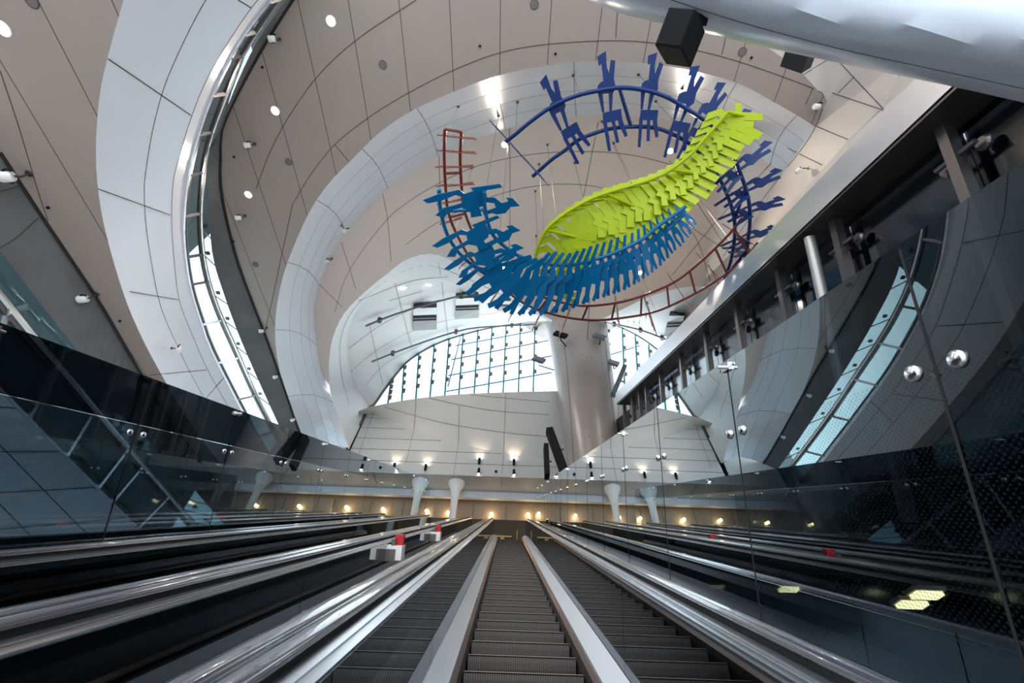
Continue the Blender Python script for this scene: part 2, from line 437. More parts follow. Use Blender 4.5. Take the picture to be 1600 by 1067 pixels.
S = dict(kind='structure')
joints(CEIL0, 1, [[(0, 110), (30, 200), (60, 300), (75, 345)]], 0.010)
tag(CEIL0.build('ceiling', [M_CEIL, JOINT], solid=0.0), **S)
BAND1.use(1).tube(along(Ec, Lc, 0.57), 0.008, 4).tube(Lc, 0.008, 4); BAND1.use(0)
joints(BAND1, 1, [[(169, 92), (298, 180)], [(153, 295), (266, 336)], [(187, 453), (278, 468)], [(234, 586), (322, 578)], [(372, 0), (392, 12)], [(320, 624), (350, 590)]], 0.012)
tag(BAND1.build('trim_1', [M_WHITE, JOINT], smooth=True), **S)
BVl = catmull(BVc, 48); BAND0 = MB().ruled(B0c, BVl, 2); BAND0.use(1).tube(along(B0c, BVl, .62), .012, 4).tube(along(B0c, BVl, .3), .012, 4)
for i in (8, 15, 22, 29, 36): BAND0.tube([B0c[i], BVl[min(47, i + 3)]], .012, 4)
BAND0.use(0); tag(BAND0.build('trim_8', [M_WHITE, JOINT], smooth=True), **S)
tag(LIP1.build('trim_2', M_WHITE, smooth=True), **S)
tag(COVE1.build('wall_left', M_COVE), **S)
joints(COVE0, 1, [[(140, 570), (185, 525)], [(0, 300), (30, 290)], [(0, 387), (25, 372), (60, 340)]], 0.012)
tag(COVE0.build('wall_left.001', [M_COVE, JOINT]), **S)
g = MB(); g.tube([p + Vector((0, 0, -0.02)) for p in Pc], 0.05, 6); tag(g.build('trim_3', M_BLACK), **S)
g = MB(); g.tube([p + Vector((0, 0, 0.0)) for p in BEc], 0.04, 6); tag(g.build('trim_4', M_BLACK), **S)
joints(CEIL1, 1, [[(400, 295), (424, 233), (456, 175), (500, 115), (560, 60), (650, 0)],
                  [(457, 320), (482, 278), (523, 226), (580, 181), (640, 144), (712, 108), (790, 80), (880, 67), (1000, 65), (1126, 88), (1270, 138), (1290, 157)],
                  [(965, 12), (962, 60)], [(412, 525), (425, 470), (440, 400), (457, 320)], [(640, 144), (660, 178)], [(523, 226), (545, 252)], [(1270, 138), (1265, 155), (1240, 180)], [(1134, 58), (1128, 85)]], 0.012)
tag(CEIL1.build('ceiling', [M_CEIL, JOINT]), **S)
FASC.use(1)
for C in (q1, mid, q3): FASC.tube(C, 0.005, 4)
for i in (4, 9, 14, 19, 24, 29, 35, 41, 47, 53, 58): FASC.tube([OCc[i], q1[i], mid[i], q3[i], DCc[i]], 0.010, 4)
FASC.use(0)
tag(FASC.build('trim_5', [M_WHITE, JOINT], smooth=True), **S)
joints(DOME, 1, [[(523, 487), (544, 426), (595, 354), (634, 318), (700, 279), (760, 255), (850, 239), (952, 238), (1030, 252), (1095, 275), (1160, 310)],
                 [(634, 382), (688, 345), (772, 306), (850, 289), (922, 290), (970, 304), (1040, 330), (1110, 375), (1150, 400)],
                 [(598, 303), (606, 345), (612, 424)], [(533, 378), (545, 415), (556, 452)], [(686, 243), (688, 330)], [(796, 200), (797, 300), (795, 420)],
                 [(935, 190), (915, 290), (895, 400)], [(1098, 205), (1030, 330), (1010, 400)], [(1205, 255), (1120, 345), (1050, 430)],
                 [(500, 445), (535, 480)], [(1046, 250), (1130, 380)], [(1000, 300), (1080, 360), (1110, 440)]], 0.012)
tag(DOME.build('ceiling', [M_DOME, JOINT]), **S)
BAND3.use(1).tube(along(O2c, Gc, 0.5), 0.008, 4); BAND3.use(0)
tag(BAND3.build('trim_6', [M_VAULT, JOINT], smooth=True), **S)
joints(VAULT, 1, [[(617, 442), (640, 530), (650, 560)], [(682, 396), (690, 440), (700, 525)], [(577, 505), (598, 600)], [(560, 470), (640, 440), (700, 432)],
                  [(545, 545), (600, 505), (680, 470), (760, 462)], [(548, 580), (600, 540), (680, 505), (800, 485)], [(566, 610), (600, 570), (660, 538)], [(760, 450), (762, 505)], [(608, 470), (660, 455)]], 0.010)
tag(VAULT.build('ceiling', [M_VAULT, JOINT], smooth=True), **S)
joints(VAULTR, 1, [[(1060, 455), (1020, 540)], [(960, 495), (1010, 505), (1070, 540)], [(1005, 472), (1080, 490)], [(1110, 450), (1070, 560)]], 0.012)
tag(VAULTR.build('ceiling', [M_VAULT, JOINT], smooth=True), **S)
joints(LEAN, 1, [[(650, 623), (647, 670)], [(718, 615), (716, 692)], [(790, 613), (787, 706)], [(600, 636), (690, 660), (790, 676), (858, 682)], [(670, 622), (760, 640), (858, 648)], [(735, 617), (858, 628)]], 0.010)
tag(LEAN.build('wall_back', [M_WALL, JOINT], smooth=True), **S)
BACK.use(1)
for k in range(9):
    z = zb + 0.72 + 0.72 * k
    xs = [p.x for p in SEc if p.z > z]
    if xs: BACK.tube([Vector((cl.x - 0.2, YB - 0.005, z)), Vector((max(xs), YB - 0.005, z))], 0.010, 4)
BACK.use(0)
joints(BACK, 1, [[(716, 692), (709, 742)], [(647, 670), (630, 740)], [(787, 706), (784, 745)], [(583, 645), (560, 712)]], 0.010)
tag(BACK.build('wall_back', [M_WALL, JOINT]), **S)
joints(SOFF, 1, [[(784, 745), (783, 762)], [(708, 742), (707, 760)]], 0.012)
tag(SOFF.build('ceiling', [M_WALL, JOINT]), **S)
joints(RIGHTW, 1, [[(1291, 156), (1265, 215), (1200, 300), (1130, 400)], [(1305, 90), (1380, 170)], [(1250, 120), (1315, 80)], [(1300, 145), (1380, 172)], [(1275, 197), (1325, 218)], [(1232, 232), (1285, 258)], [(1310, 145), (1335, 120)]], 0.012)
tag(RIGHTW.build('wall_right', [M_SIDE, JOINT]), **S)
tag(RSOF.build('ceiling', M_SIDE), **S)
tag(MB().span((2.0, -9, 17.6), (9.3, 1.7, 17.8)).build('ceiling', M_CEIL), **S)  # extra slab added to keep open sky off the right wall
tag(MB().span((-14, -9, 29.0), (13, 20.0, 29.3)).build('ceiling', M_COVE), **S)  # unseen roof added to block sky light from above
tag(MB().span((12.7, -3, 9.0), (13, 20.4, 29.0)).build('wall_right', M_COVE), **S)  # unseen wall added to close off sky light on the right
tag(MB().span((-15.3, -9, -0.6), (-15, 20, 9.5)).build('wall_left', M_COVE), **S)  # unseen dark wall added to cut daylight from the left
# added masses that block the sky behind the clerestory glass
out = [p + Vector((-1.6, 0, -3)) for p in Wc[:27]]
tag(MB().ruled(out, [p + Vector((-.3, 0, 8)) for p in out]).build('sky_block_wall', M_SKYBLOCK), **S)
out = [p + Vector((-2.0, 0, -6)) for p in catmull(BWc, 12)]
tag(MB().ruled(out, [p + Vector((0, 0, 10)) for p in out]).build('sky_block_wall', mat('sky_block_pale', (.13, .17, .18), .5)), **S)

# clerestory windows between band and ceiling: frame rails, glazing bars, panes
def clerestory(name, V, Wl, T, nb, inner):
    root = empty(name, V[len(V) // 2]); tag(root, **S); o = root.location
    f = MB(); f.tube(V, 0.05, 6); f.build('window_frame', M_STEEL, root, origin=None).matrix_parent_inverse = Matrix.Translation(-o)
    f = MB(); f.tube(Wl, 0.07, 6); f.build('window_frame', M_CHROME, root).matrix_parent_inverse = Matrix.Translation(-o)
    for i in range(nb):
        k = min(len(V) - 1, int((i + 0.5) * len(V) / nb)); f = MB()
        f.tube([V[k], Wl[k]], 0.06, 4); f.build('glazing_bar', M_STEEL, root).matrix_parent_inverse = Matrix.Translation(-o)
    MB().ruled(V, Wl).build('pane', M_TEAL, root).matrix_parent_inverse = Matrix.Translation(-o)
    g = MB().ruled(Wl, T); g.build('pane', M_TEAL, root).matrix_parent_inverse = Matrix.Translation(-o)
    f = MB(); f.tube([p + (q - p) * 0.12 for p, q in zip(V, Wl)], 0.045, 4); f.tube([p + (q - p) * 0.88 for p, q in zip(V, Wl)], 0.06, 4)
    f.build('window_frame', M_DSTEEL, root).matrix_parent_inverse = Matrix.Translation(-o)
    for i in range(inner):
        k = int((0.45 + 0.55 * (i + 0.5) / inner) * len(V)); k = min(k, len(V) - 2); c = Wl[k].lerp(T[k], 0.5)
        f = MB(); f.tube([Wl[k], T[min(k + 1, len(V) - 1)]], 0.02, 5); f.box(c, (0.12, 0.12, 0.06)); f.build('glass_clamp', M_DSTEEL, root).matrix_parent_inverse = Matrix.Translation(-o)
    return root


clerestory('window_1', Vc, Wc, Tc, 17, 12)
BVr, BWr, BTr = catmull(BVc, 16), catmull(BWc, 16), catmull(BTc, 16)
clerestory('window_2', BVr, BWr, BTr, 9, 8)

# arched end window over the back wall
root = empty('window_3', (at(720, 615, y=YB + 0.2))); tag(root, **S); o3 = root.location.copy()
def kid(mb, name, M, root, **kw):
    c = mb.build(name, M, root, **kw); c.matrix_parent_inverse = Matrix.Translation(-root.location); return c
tops = [(612, 592), (632, 567), (655, 551), (679, 538), (702, 529), (724, 522), (747, 516), (769, 511), (791, 507), (813, 503), (836, 501), (948, 505), (972, 513), (992, 525), (1013, 540)]
bots = [(606, 634), (628, 629), (650, 625), (672, 622), (695, 620), (717, 618), (741, 617), (763, 616), (786, 615), (810, 615), (833, 615), (951, 615), (976, 615), (998, 618), (1020, 620)]
for a, c in zip(tops, bots):
    A, C = at(*a, y=YB + 0.05), at(*c, y=YB + 0.05); f = MB()
    d = (A - C); f.add([C + Vector((-.05, -.14, 0)), C + Vector((.05, -.14, 0)), C + Vector((.05, .14, 0)), C + Vector((-.05, .14, 0)), A + Vector((-.05, -.14, 0)), A + Vector((.05, -.14, 0)), A + Vector((.05, .14, 0)), A + Vector((-.05, .14, 0))],
                       [(0, 1, 2, 3), (4, 5, 6, 7), (0, 1, 5, 4), (1, 2, 6, 5), (2, 3, 7, 6), (3, 0, 4, 7)])
    fin = kid(f, 'glass_fin', M_TEALFIN, root)
    f = MB()
    for kk in range(1, 5):
        p = C.lerp(A, kk / 5 + 0.05); f.box(p + Vector((0.09, -0.12, 0)), (0.2, 0.1, 0.3))
    kid(f, 'fin_clamp', M_DSTEEL, root)
f = MB(); f.tube(Kc[4:], 0.09, 6); kid(f, 'arch_frame', M_DSTEEL, root)
f = MB(); f.tube(KRc, 0.09, 6); kid(f, 'arch_frame', M_DSTEEL, root)
kid(MB().add([at(560, 660, y=YB + 0.12), at(1110, 660, y=YB + 0.12), at(1110, 480, y=YB + 0.12), at(560, 480, y=YB + 0.12)], [(0, 1, 2, 3)]), 'pane', M_CLEAR, root)
# steel lattice of the building's outer screen beyond the arched window
f = MB()
for a, c in (((695, 612), (862, 582)), ((700, 587), (862, 556)), ((705, 562), (862, 531)), ((712, 540), (862, 512)), ((700, 604), (720, 525)), ((870, 580), (1000, 540))):
    f.tube([at(*a, y=YB + 2.0), at(*c, y=YB + 2.0)], 0.055, 5)
for i in range(14):
    f.tube([at(708 + 12 * i, 620, y=YB + 2.0), at(712 + 12 * i, 505, y=YB + 2.0)], 0.012, 4)
kid(f, 'outer_lattice', mat('blue_grey_steel', (0.03, 0.11, 0.25), 0.5), root)

# column
joints(COLM, 1, [[(848, 575), (880, 558), (915, 556), (955, 575)], [(858, 470 + 90), (858, 560)], [(885, 700), (920, 682), (960, 685)], [(862, 540), (890, 528), (940, 530)], [(882, 540), (888, 600), (898, 740)], [(945, 530), (962, 680)]], 0.014)
o = COLM.build('column', [mat('pearl_column_panel', (0.33, 0.29, 0.275), 0.33, 0.15, noise=0.12, nscale=0.7), JOINT], smooth=True, origin=(CX, CY, 8.0))
tag(o, 'massive round tapering column clad in pearl panels beside the arched window', 'column')

# =================================================================== ground, landing, dark enclosure
tag(MB().span((-30, -30, -0.75), (30, 40, -0.6)).build('floor', mat('bounce_floor', (0.72, 0.72, 0.72), 0.25, noise=0.2, nscale=3)), **S)  # unseen floor, made pale to bounce light up to ceilings and canopy
LZ = 11.27
tag(MB().span((-8, 19.6, LZ - 0.8), (8, 30, LZ)).build('floor', mat('landing_stone', (0.018, 0.017, 0.017), 0.35)), **S)
tag(MB().span((-12, 21.95, zf), (12, 22.15, zb)).build('trim_7', M_WHITE), **S)
zk = at(760, 812, y=22.6).z
bk = MB().span((-12, 22.55, zk), (12, 22.75, zf + 0.3))
bk.use(1)
for x in (-2.9, -1.75, 0.0, 2.0, 3.8): bk.box((x, 22.545, (zk + zf) / 2), (0.02, 0.012, zf - zk))
tag(bk.build('wall_back', [M_TAN, JOINT]), **S)
tag(MB().span((-12, 22.15, zf + 0.25), (12, 30, zf + 0.35)).build('ceiling', M_TAN), **S)
tag(MB().span((-12, 29.0, LZ), (12, 29.2, zf + 0.3)).build('wall_back', mat('dark_lobby_wall', (0.008, 0.007, 0.007), 0.5)), **S)


# =================================================================== things on the slope (x across, y up the slope, z square to it)
class Slope:
    """an Empty on the slope; children are built in (X, t, H) measured from the eye"""
    def __init__(s, name, base):
        s.b = Vector(base); s.root = empty(name, inc(*base), (INC, 0, 0))
    def part(s, mb, name, M, parent=None, at_=None, **kw):
        mb.v = [v - s.b - (Vector(at_) - s.b if at_ else Vector((0, 0, 0))) for v in mb.v]
        o = mb.build(name, M, parent or s.root, **kw)
        if at_: o.location = Vector(at_) - s.b
        return o


T0, T1 = -0.6, 21.9
HS, HR = -1.30, -0.413                     # step line, handrail height


def side(S_, xg, sgn, xs, n_pan=10, rise=.20):
    """one balustrade: xg = glass plane, sgn = +1 when its inside faces +x, xs = edge of the steps"""
    hx = xg - 0.03 * sgn
    # handrail: oval rubber loop running the whole slope, curling over at the top
    prof = [(0.045 * math.cos(a), 0.026 * math.sin(a) * (1 if math.sin(a) > 0 else 0.8)) for a in [2 * math.pi * k / 14 for k in range(14)]]
    path = [Vector((hx, T0 + (T1 - T0) * k / 30, HR)) for k in range(31)] + [Vector((hx, T1 + 0.45 * math.sin(a), HR - 0.42 * (1 - math.cos(a)) - 0.12 * a)) for a in (0.4, 0.8, 1.2, 1.6, 2.0, 2.4, 2.8)]
    mb = MB(); n = len(prof); vs = []
    for i, p in enumerate(path):
        t = (path[min(i + 1, len(path) - 1)] - path[max(i - 1, 0)]).normalized(); nn = Vector((1, 0, 0)).cross(t)
        vs += [p + Vector((a, 0, 0)) + nn * c for a, c in prof]
    mb.add(vs, [(i * n + k, i * n + (k + 1) % n, (i + 1) * n + (k + 1) % n, (i + 1) * n + k) for i in range(len(path) - 1) for k in range(n)])
    S_.part(mb, 'handrail', M_RUBBER, smooth=True)
    # steel guide under it: stepped cap profile leaning in to the glass
    gx = xg + 0.085 * sgn
    mb = MB(); mb.span((hx - 0.022, T0, HR - 0.035), (hx + 0.022, T1, HR - 0.01)); S_.part(mb, 'handrail_guide', M_BLACK)
    def strip(P): return MB().add([(x, T0, z) for x, z in P] + [(x, T1, z) for x, z in P], [(i, i + 1, len(P) + i + 1, len(P) + i) for i in range(len(P) - 1)])
    u = lambda k: hx + (gx - hx) * k
    S_.part(strip([(u(0), HR - .032), (u(.40), HR - .036), (u(.66), HR - .046), (u(.66), HR - .056)]), 'steel_cap_profile', M_STEEL)
    S_.part(strip([(u(.64), HR - .052), (u(1.02), HR - .058), (u(1.04), HR - .066), (u(1.0), HR - .12)]), 'steel_cap_profile', M_STEEL)
    # glass panels
    L = (T1 - T0) / n_pan
    for k in range(n_pan):
        S_.part(MB().span((gx - .006, T0 + k * L + .004, HS + rise - .06), (gx + .006, T0 + (k + 1) * L - .004, HR - .07)), 'balustrade_glass', M_ESGLASS)
    # inner deck, copper edge, skirt
    x1 = gx + 0.01 * sgn; x2 = xs - 0.06 * sgn
    S_.part(strip([(x1, HS + rise), (x2, HS + .115), (x2, HS + .08)]), 'inner_deck', M_DECKST)
    S_.part(strip([(x2, HS + .08), (xs - .03 * sgn, HS + .045)]), 'deck_edge', M_BRUSHY)
    S_.part(strip([(xs - .03 * sgn, HS + .045), (xs - .012 * sgn, HS - .02), (xs - .008 * sgn, HS - .4)]), 'skirt', M_SKIRT)
    return S_


STEP = None


def escalator(xl, xr, wl, label, group, t_top=21.6):
    """xl, xr = glass planes; wl = step width"""
    S_ = Slope('escalator', ((xl + xr) / 2, 0.8, HS - 0.35)); tag(S_.root, label, 'escalator', group)
    c = (xl + xr) / 2; rise = .20 if wl > .8 else .27; side(S_, xl, 1, c - wl / 2, rise=rise); side(S_, xr, -1, c + wl / 2, rise=rise)
    going = 0.4; pitch = going / math.cos(INC)
    # one step: cleated tread and curved riser, level although the truss slopes
    mb = MB(); w = wl / 2 - 0.004; h = going * math.tan(INC)
    prof = [(0.0, 0.0), (0.006, 0.010), (0.02, 0.014), (going + 0.01, 0.014), (going + 0.01, -0.03), (0.05, -0.03)]
    ris = [(0.0, 0.0), (0.004, -0.04), (0.014, -0.09), (0.03, -0.15), (0.05, -h - 0.03), (0.07, -h - 0.03), (0.07, -0.02)]
    for P in (prof, ris):
        n = len(P); mb.add([(x, y, z) for x in (-w, w) for y, z in P], [tuple(range(n)), tuple(range(n, 2 * n))[::-1]] + [(i, (i + 1) % n, n + (i + 1) % n, n + i) for i in range(n)])
    first = mb.build('step', M_TREAD, S_.root)
    tr = MB()
    tr.box((0, 0.006, 0.0135), (2 * w, 0.018, 0.004))
    nose = tr.build('step_nosing', mat('worn_nosing', (0.17, 0.14, 0.125), 0.35, 0.8), first)
    k = 0; t = 0.35
    while t < t_top:
        o = first if k == 0 else dup(first, S_.root)
        if k:
            dup(nose, o)
        o.location = Vector((c, t, HS)) - S_.b; o.rotation_euler = (-INC, 0, 0)
        t += pitch; k += 1
    # truss tray under the steps
    mb = MB().span((c - wl / 2 - .1, T0, HS - .55), (c + wl / 2 + .1, T1, HS - .42)); S_.part(mb, 'truss_pan', M_BLACK)
    return S_


GL, GR = -0.60, 0.99
E1 = escalator(GL, GR, 1.0, 'nearest escalator with empty dark cleated steps in the middle of the view', 'escalators climbing to the landing')
E2 = escalator(-1.61, -0.76, 0.50, 'narrow escalator immediately left of the middle escalator', 'escalators climbing to the landing')
E3 = escalator(-3.44, -1.78, 1.0, 'escalator farthest left, along the left glass partition', 'escalators climbing to the landing')
# outer decks that close the gaps between balustrades and walls
for (x1, x2, h, lab) in ((1.05, 1.43, HR - .17, 'dark deck panel between middle escalator and right glass partition'), (-3.60, -3.50, HR - .17, 'dark deck strip between far left escalator and left glass partition')):
    S_ = Slope('outer_deck', ((x1 + x2) / 2, 0, h - .9)); tag(S_.root, lab, 'deck')
    S_.part(MB().span((x1, T0, h - .03), (x2, T1, h)), 'deck_panel', M_DECK); S_.part(MB().span((x1, T0, h - .9), (x1 + .02, T1, h - .03)), 'side_panel', M_DECK)

# =================================================================== smoked glass partitions either side
XWR, XWL = 1.45, -3.62
HT = 1.06


def partition(x, name_label, joints_t, clamp_h, inward, HT):
    S_ = Slope('glass_partition', (x, 0, -1.6)); tag(S_.root, name_label, 'glass wall')
    for i in range(len(joints_t) - 1):
        a, b_ = joints_t[i], joints_t[i + 1]; st = 0.0
        if inward > 0:
            S_.part(MB().span((x - .006, a + .006, -1.6), (x + .006, b_ - .006, .64)), 'glass_panel', M_WGLASS)
            S_.part(MB().span((x - .006, a + .006, .645), (x + .006, b_ - .006, HT)), 'glass_panel', M_WGLASS_TOP)
        else: S_.part(MB().span((x - .006, a + .006, -1.6), (x + .006, b_ - .006, HT)), 'glass_panel', M_WGLASS)
        if i:
            S_.part(MB().span((x - .008, a - .005, -1.6), (x + .004, a + .005, HT - .02)), 'joint_seal', M_BLACK)
            for d in (-0.085, 0.085):
                mb = MB(); M_ = Matrix.Rotation(R(90) * inward, 3, 'Y'); mb.lathe([(0, .018), (.022, .017), (.03, .010), (.031, .004), (.031, 0), (0.0, 0.0)], (x + .006 * inward, a + d, clamp_h), M_, 14)
                S_.part(mb, 'glass_clamp', M_CHROME, smooth=True)
            if i % 2 == 1:
                mb = MB(); mb.box((x, a, HT - .05), (.05, .10, .05)); mb.tube([(x - .07, a, HT - .05), (x + .07, a, HT - .05)], .012, 8); mb.tube([(x, a - .1, HT - .05), (x, a + .1, HT - .05)], .012, 8)
                S_.part(mb, 'top_bracket', M_CHROME)
    return S_


jr = [-1.6, -0.2, 1.47, 2.9, 4.4, 5.8, 7.2, 8.6, 10.0, 11.4, 12.8, 14.2, 15.6, 17.0, 18.4, 19.8, 21.2, 22.4, 24.3]
PR = partition(XWR, 'smoked glass partition on the right, mirroring the curved hall', jr, 0.50, -1, 0.98)
jl = [-1.7, -0.1, 1.45, 2.97, 4.5, 6.05, 7.6, 9.15, 10.7, 12.25, 13.8, 15.35, 16.9, 18.45, 20.0, 21.2, 22.4, 24.3]
PL = partition(XWL, 'smoked glass partition on the left, beside the far left escalator', jl, 0.56, 1, 1.11)
# dark backing added behind both partitions so the glass reads dark
for nm, x1, x2, h1, lab in (('wall_right', 5.2, 5.4, 4.2, ''), ('wall_left', -4.6, -4.4, -0.40, '')):
    S_ = Slope(nm, ((x1 + x2) / 2, 0, -3)); tag(S_.root, **S)
    S_.part(MB().span((x1, -4, -3), (x2, 22, h1)), 'backing_panel', mat('dark_backing', (0.014, 0.016, 0.02), 0.6))
tag(Slope('floor', (2.5, 0, -3)).root, **S)
S_ = Slope('floor', (3.3, 9, -3.2)); tag(S_.root, **S); S_.part(MB().span((1.5, -4, -3.3), (5.2, 22, -3.2)), 'floor_panel', M_BLACK)  # black floor added behind the glass to keep it dark
for o in list(SC.objects):
    if o.type == 'EMPTY' and o.name == 'floor.002' and not o.children: bpy.data.objects.remove(o)

# =================================================================== high rail beam, posts and glass beyond the right partition
S_ = Slope('rail_beam', (4.2, 8, 4.0)); tag(S_.root, 'broad polished steel beam climbing above the right glass partition', 'beam')
TB0, TB1 = -2.0, 17.7
S_.part(MB().add([(4.2, TB0, 4.0), (4.2, TB0, 4.44), (4.75, TB0, 4.44), (4.75, TB0, 4.0), (4.2, TB1, 4.0), (4.2, TB1, 4.44), (4.75, TB1, 4.44), (4.75, TB1, 4.0)], [(0, 1, 5, 4), (1, 2, 6, 5), (2, 3, 7, 6), (4, 5, 6, 7), (0, 1, 2, 3)]), 'cladding', M_BEAM)
S_.part(MB().span((4.22, TB0, 3.96), (4.8, TB1 - .05, 4.0)), 'underside', M_DSTEEL)
S_ = Slope('glass_screen', (4.72, 8, -3)); tag(S_.root, 'dark glass screen on steel posts hanging below the polished beam', 'glass wall')
pt = [0.6, 2.1, 3.7, 5.4, 6.8, 8.3, 9.8, 11.4, 13.1, 14.6, 15.4, 16.3, 17.6]
M_SCREEN = glass('grey_screen_glass', (0.25, 0.27, 0.32), 0.7, 2.0, rough=0.12)
for i, t in enumerate(pt):
    S_.part(MB().span((4.44, t - .055, 0), (4.56, t + .055, 3.96)), 'post', M_DSTEEL)
    for hh in (3.55, 1.4):
        mb = MB(); mb.tube([(4.5, t - .22, hh), (4.5, t + .22, hh)], .03, 8)
        for d in (-.2, .2): mb.lathe([(0, .05), (.06, .05), (.08, .03), (.08, 0), (0, 0)], (4.62, t + d, hh), Matrix.Rotation(R(-90), 3, 'Y'), 14)
        S_.part(mb, 'spider_fitting', M_DSTEEL)
    if i: S_.part(MB().span((4.69, pt[i - 1] + .01, -3), (4.71, t - .01, 3.95)), 'glass_panel', M_SCREEN)
S_ = Slope('drain_pipe', (4.35, 5.75, 1.2)); tag(S_.root, 'round steel pipe beside a square post below the polished beam', 'pipe')
S_.part(MB().tube([(4.35, 5.75, 1.2), (4.35, 5.75, 3.9)], .075, 14), 'pipe', mat('grey_pipe_metal', (.36, .35, .34), .4, .6), smooth=True)
S_.part(MB().tube([(4.35, 5.6, 2.2), (4.35, 5.4, 2.2), (4.35, 5.38, 2.2)], .03, 8), 'pipe_clamp', M_CHROME)

# =================================================================== curved steel pod overhead at the right
c1 = [(900, -40), (930, -6), (960, 8), (1000, 22), (1060, 36), (1120, 50), (1200, 68), (1300, 90), (1420, 115), (1600, 152), (1760, 188)]
c2_ = [(930, -90), (965, -50), (1000, -30), (1050, -14), (1110, 2), (1170, 18), (1250, 36), (1350, 58), (1460, 76), (1640, 112), (1790, 145)]
c3 = [(990, -160), (1030, -120), (1070, -90), (1120, -70), (1180, -50), (1240, -30), (1320, -10), (1420, 10), (1530, 25), (1690, 55), (1830, 85)]
c4 = [(1150, -260), (1180, -220), (1220, -180), (1280, -150), (1340, -130), (1400, -110), (1470, -90), (1560, -70), (1650, -50), (1790, -10), (1900, 20)]
A1, A2, A3, A4 = [[at(p[0], p[1], z=6.6 - 1.6 * i / 39 + dz) for i, p in enumerate(c2(cc, 40))] for cc, dz in ((c1, 0), (c2_, -.3), (c3, -.33), (c4, -.15))]
pod = MB(); A0 = [p + Vector((0, 0.05, 0.55)) for p in A1]
cols = [catmull([A0[i], A1[i], A2[i], A3[i], A4[i]], 17) for i in range(40)]
pod.add([p for c in cols for p in c], [(i * 17 + j, i * 17 + j + 1, (i + 1) * 17 + j + 1, (i + 1) * 17 + j) for i in range(39) for j in range(16)])
pod.use(1).tube([c[7] + Vector((0, 0, -.001)) for c in cols], 0.003, 4); pod.use(0)
tag(pod.build('steel_canopy', [M_POD, JOINT], smooth=True, origin=A1[20], solid=.004), 'broad curved satin steel canopy edge crossing the top right corner', 'canopy')

# =================================================================== lamps, cameras, speakers
def lamp_light(name, loc, nrm, power, size, angle, col=(1.0, 0.86, 0.72), blend=0.6):
    l = bpy.data.lights.new(name, 'SPOT'); l.energy = power; l.color = col; l.shadow_soft_size = size; l.spot_size = angle; l.spot_blend = blend
    return l


def downlight(px, py, label, power=60, r=0.09, angle=R(120)):
    p, n = hit(px, py); M_ = frame(n); root = empty('downlight', p); tag(root, label, 'downlight', 'recessed downlights'); root.rotation_euler = M_.to_euler()
    MB().lathe([(r, 0.0), (r + .035, 0.012), (r + .05, 0.0)], (0, 0, 0.002), None, 20).build('trim_ring', M_TRIM, root)
    MB().lathe([(0, .008), (r * .7, .008), (r, .002)], (0, 0, 0.004), None, 20).build('lens', M_LAMP, root)
    l = lamp_light('lamp', p, n, power * 2.5, 0.06, angle); o = bpy.data.objects.new('lamp', l); COL.objects.link(o); o.parent = root; o.location = (0, 0, .05); o.rotation_euler = (math.pi, 0, 0)
    return root


downlight(5, 45, 'bright downlight in the lower ceiling at the left picture edge', 50)
downlight(517, 33, 'downlight highest up in the main ceiling, near the top edge', 60)
downlight(430, 173, 'middle downlight of three in the main ceiling left of the oculus', 60)
downlight(388, 304, 'lowest of three downlights in the main ceiling left of the oculus', 60)
downlight(788, 226, 'downlight in the dome seen beside the left end of the navy track', 45)
downlight(1047, 236, 'downlight in the dome between navy figures and lime ribbon', 90)
downlight(632, 450, 'larger white downlight in the end vault above the left ceiling hatch', 60)
downlight(672, 446, 'smaller white downlight in the end vault next to the larger one', 40, 0.07)
downlight(785, 418, 'downlight in the dome shining through the mid-blue ribbon', 80)
downlight(1022, 337, 'downlight in the dome at the lower edge of the lime ribbon', 80)
downlight(1001, 426, 'downlight in the dome just below the tail of the mid-blue ribbon', 80)

for px, py, r, lab in ((598, 101, .10, 'round grey ceiling speaker between two long panel joints near the oculus'), (451, 253, .10, 'round grey ceiling speaker below the middle downlight of the main ceiling'),
                       (399, 413, .10, 'lowest round grey ceiling speaker, near the dark cove'), (835, 7, .10, 'round grey ceiling speaker at the top picture edge'), (1160, 81, .10, 'round grey ceiling speaker in the rim right of the black loudspeaker'), (50, 2, .10, 'round grey ceiling speaker in the lower ceiling, top left corner')):
    p, n = hit(px, py); root = empty('ceiling_speaker', p, frame(n).to_euler()); tag(root, lab, 'speaker', 'round ceiling speakers')
    MB().lathe([(0, .012), (r, .010), (r, 0)], (0, 0, 0), None, 24).build('grille', M_SPK, root); MB().lathe([(r, 0), (r, .014), (r + .015, .012), (r + .016, 0)], (0, 0, 0), None, 24).build('rim', M_DSTEEL, root)

for px, py, lab in ((410, 105, 'tiny black sprinkler left of the topmost downlight'), (366, 245, 'tiny black sprinkler close to the middle of the dark cove edge'), (365, 377, 'tiny black sprinkler under the lowest main ceiling downlight'),
                    (750, 72, 'tiny black sprinkler by the long joint left of the navy figures'), (868, 84, 'tiny black sprinkler in the rim above the tallest navy figure'), (1174, 90, 'tiny black sprinkler beside the rim speaker'), (188, 501, 'tiny black sprinkler low on the lower left ceiling'), (76, 324, 'tiny black sprinkler above the white lamp on the lower left ceiling')):
    p, n = hit(px, py); tag(MB().lathe([(0, .05), (.03, .045), (.035, .0)], (0, 0, 0), None, 12).build('sprinkler', M_BOX), lab, 'sprinkler', 'ceiling sprinklers')
    o = SC.objects[-1] if False else bpy.data.objects[[k for k in bpy.data.objects.keys() if k.startswith('sprinkler')][-1]]
    o.location = p; o.rotation_euler = frame(n).to_euler()


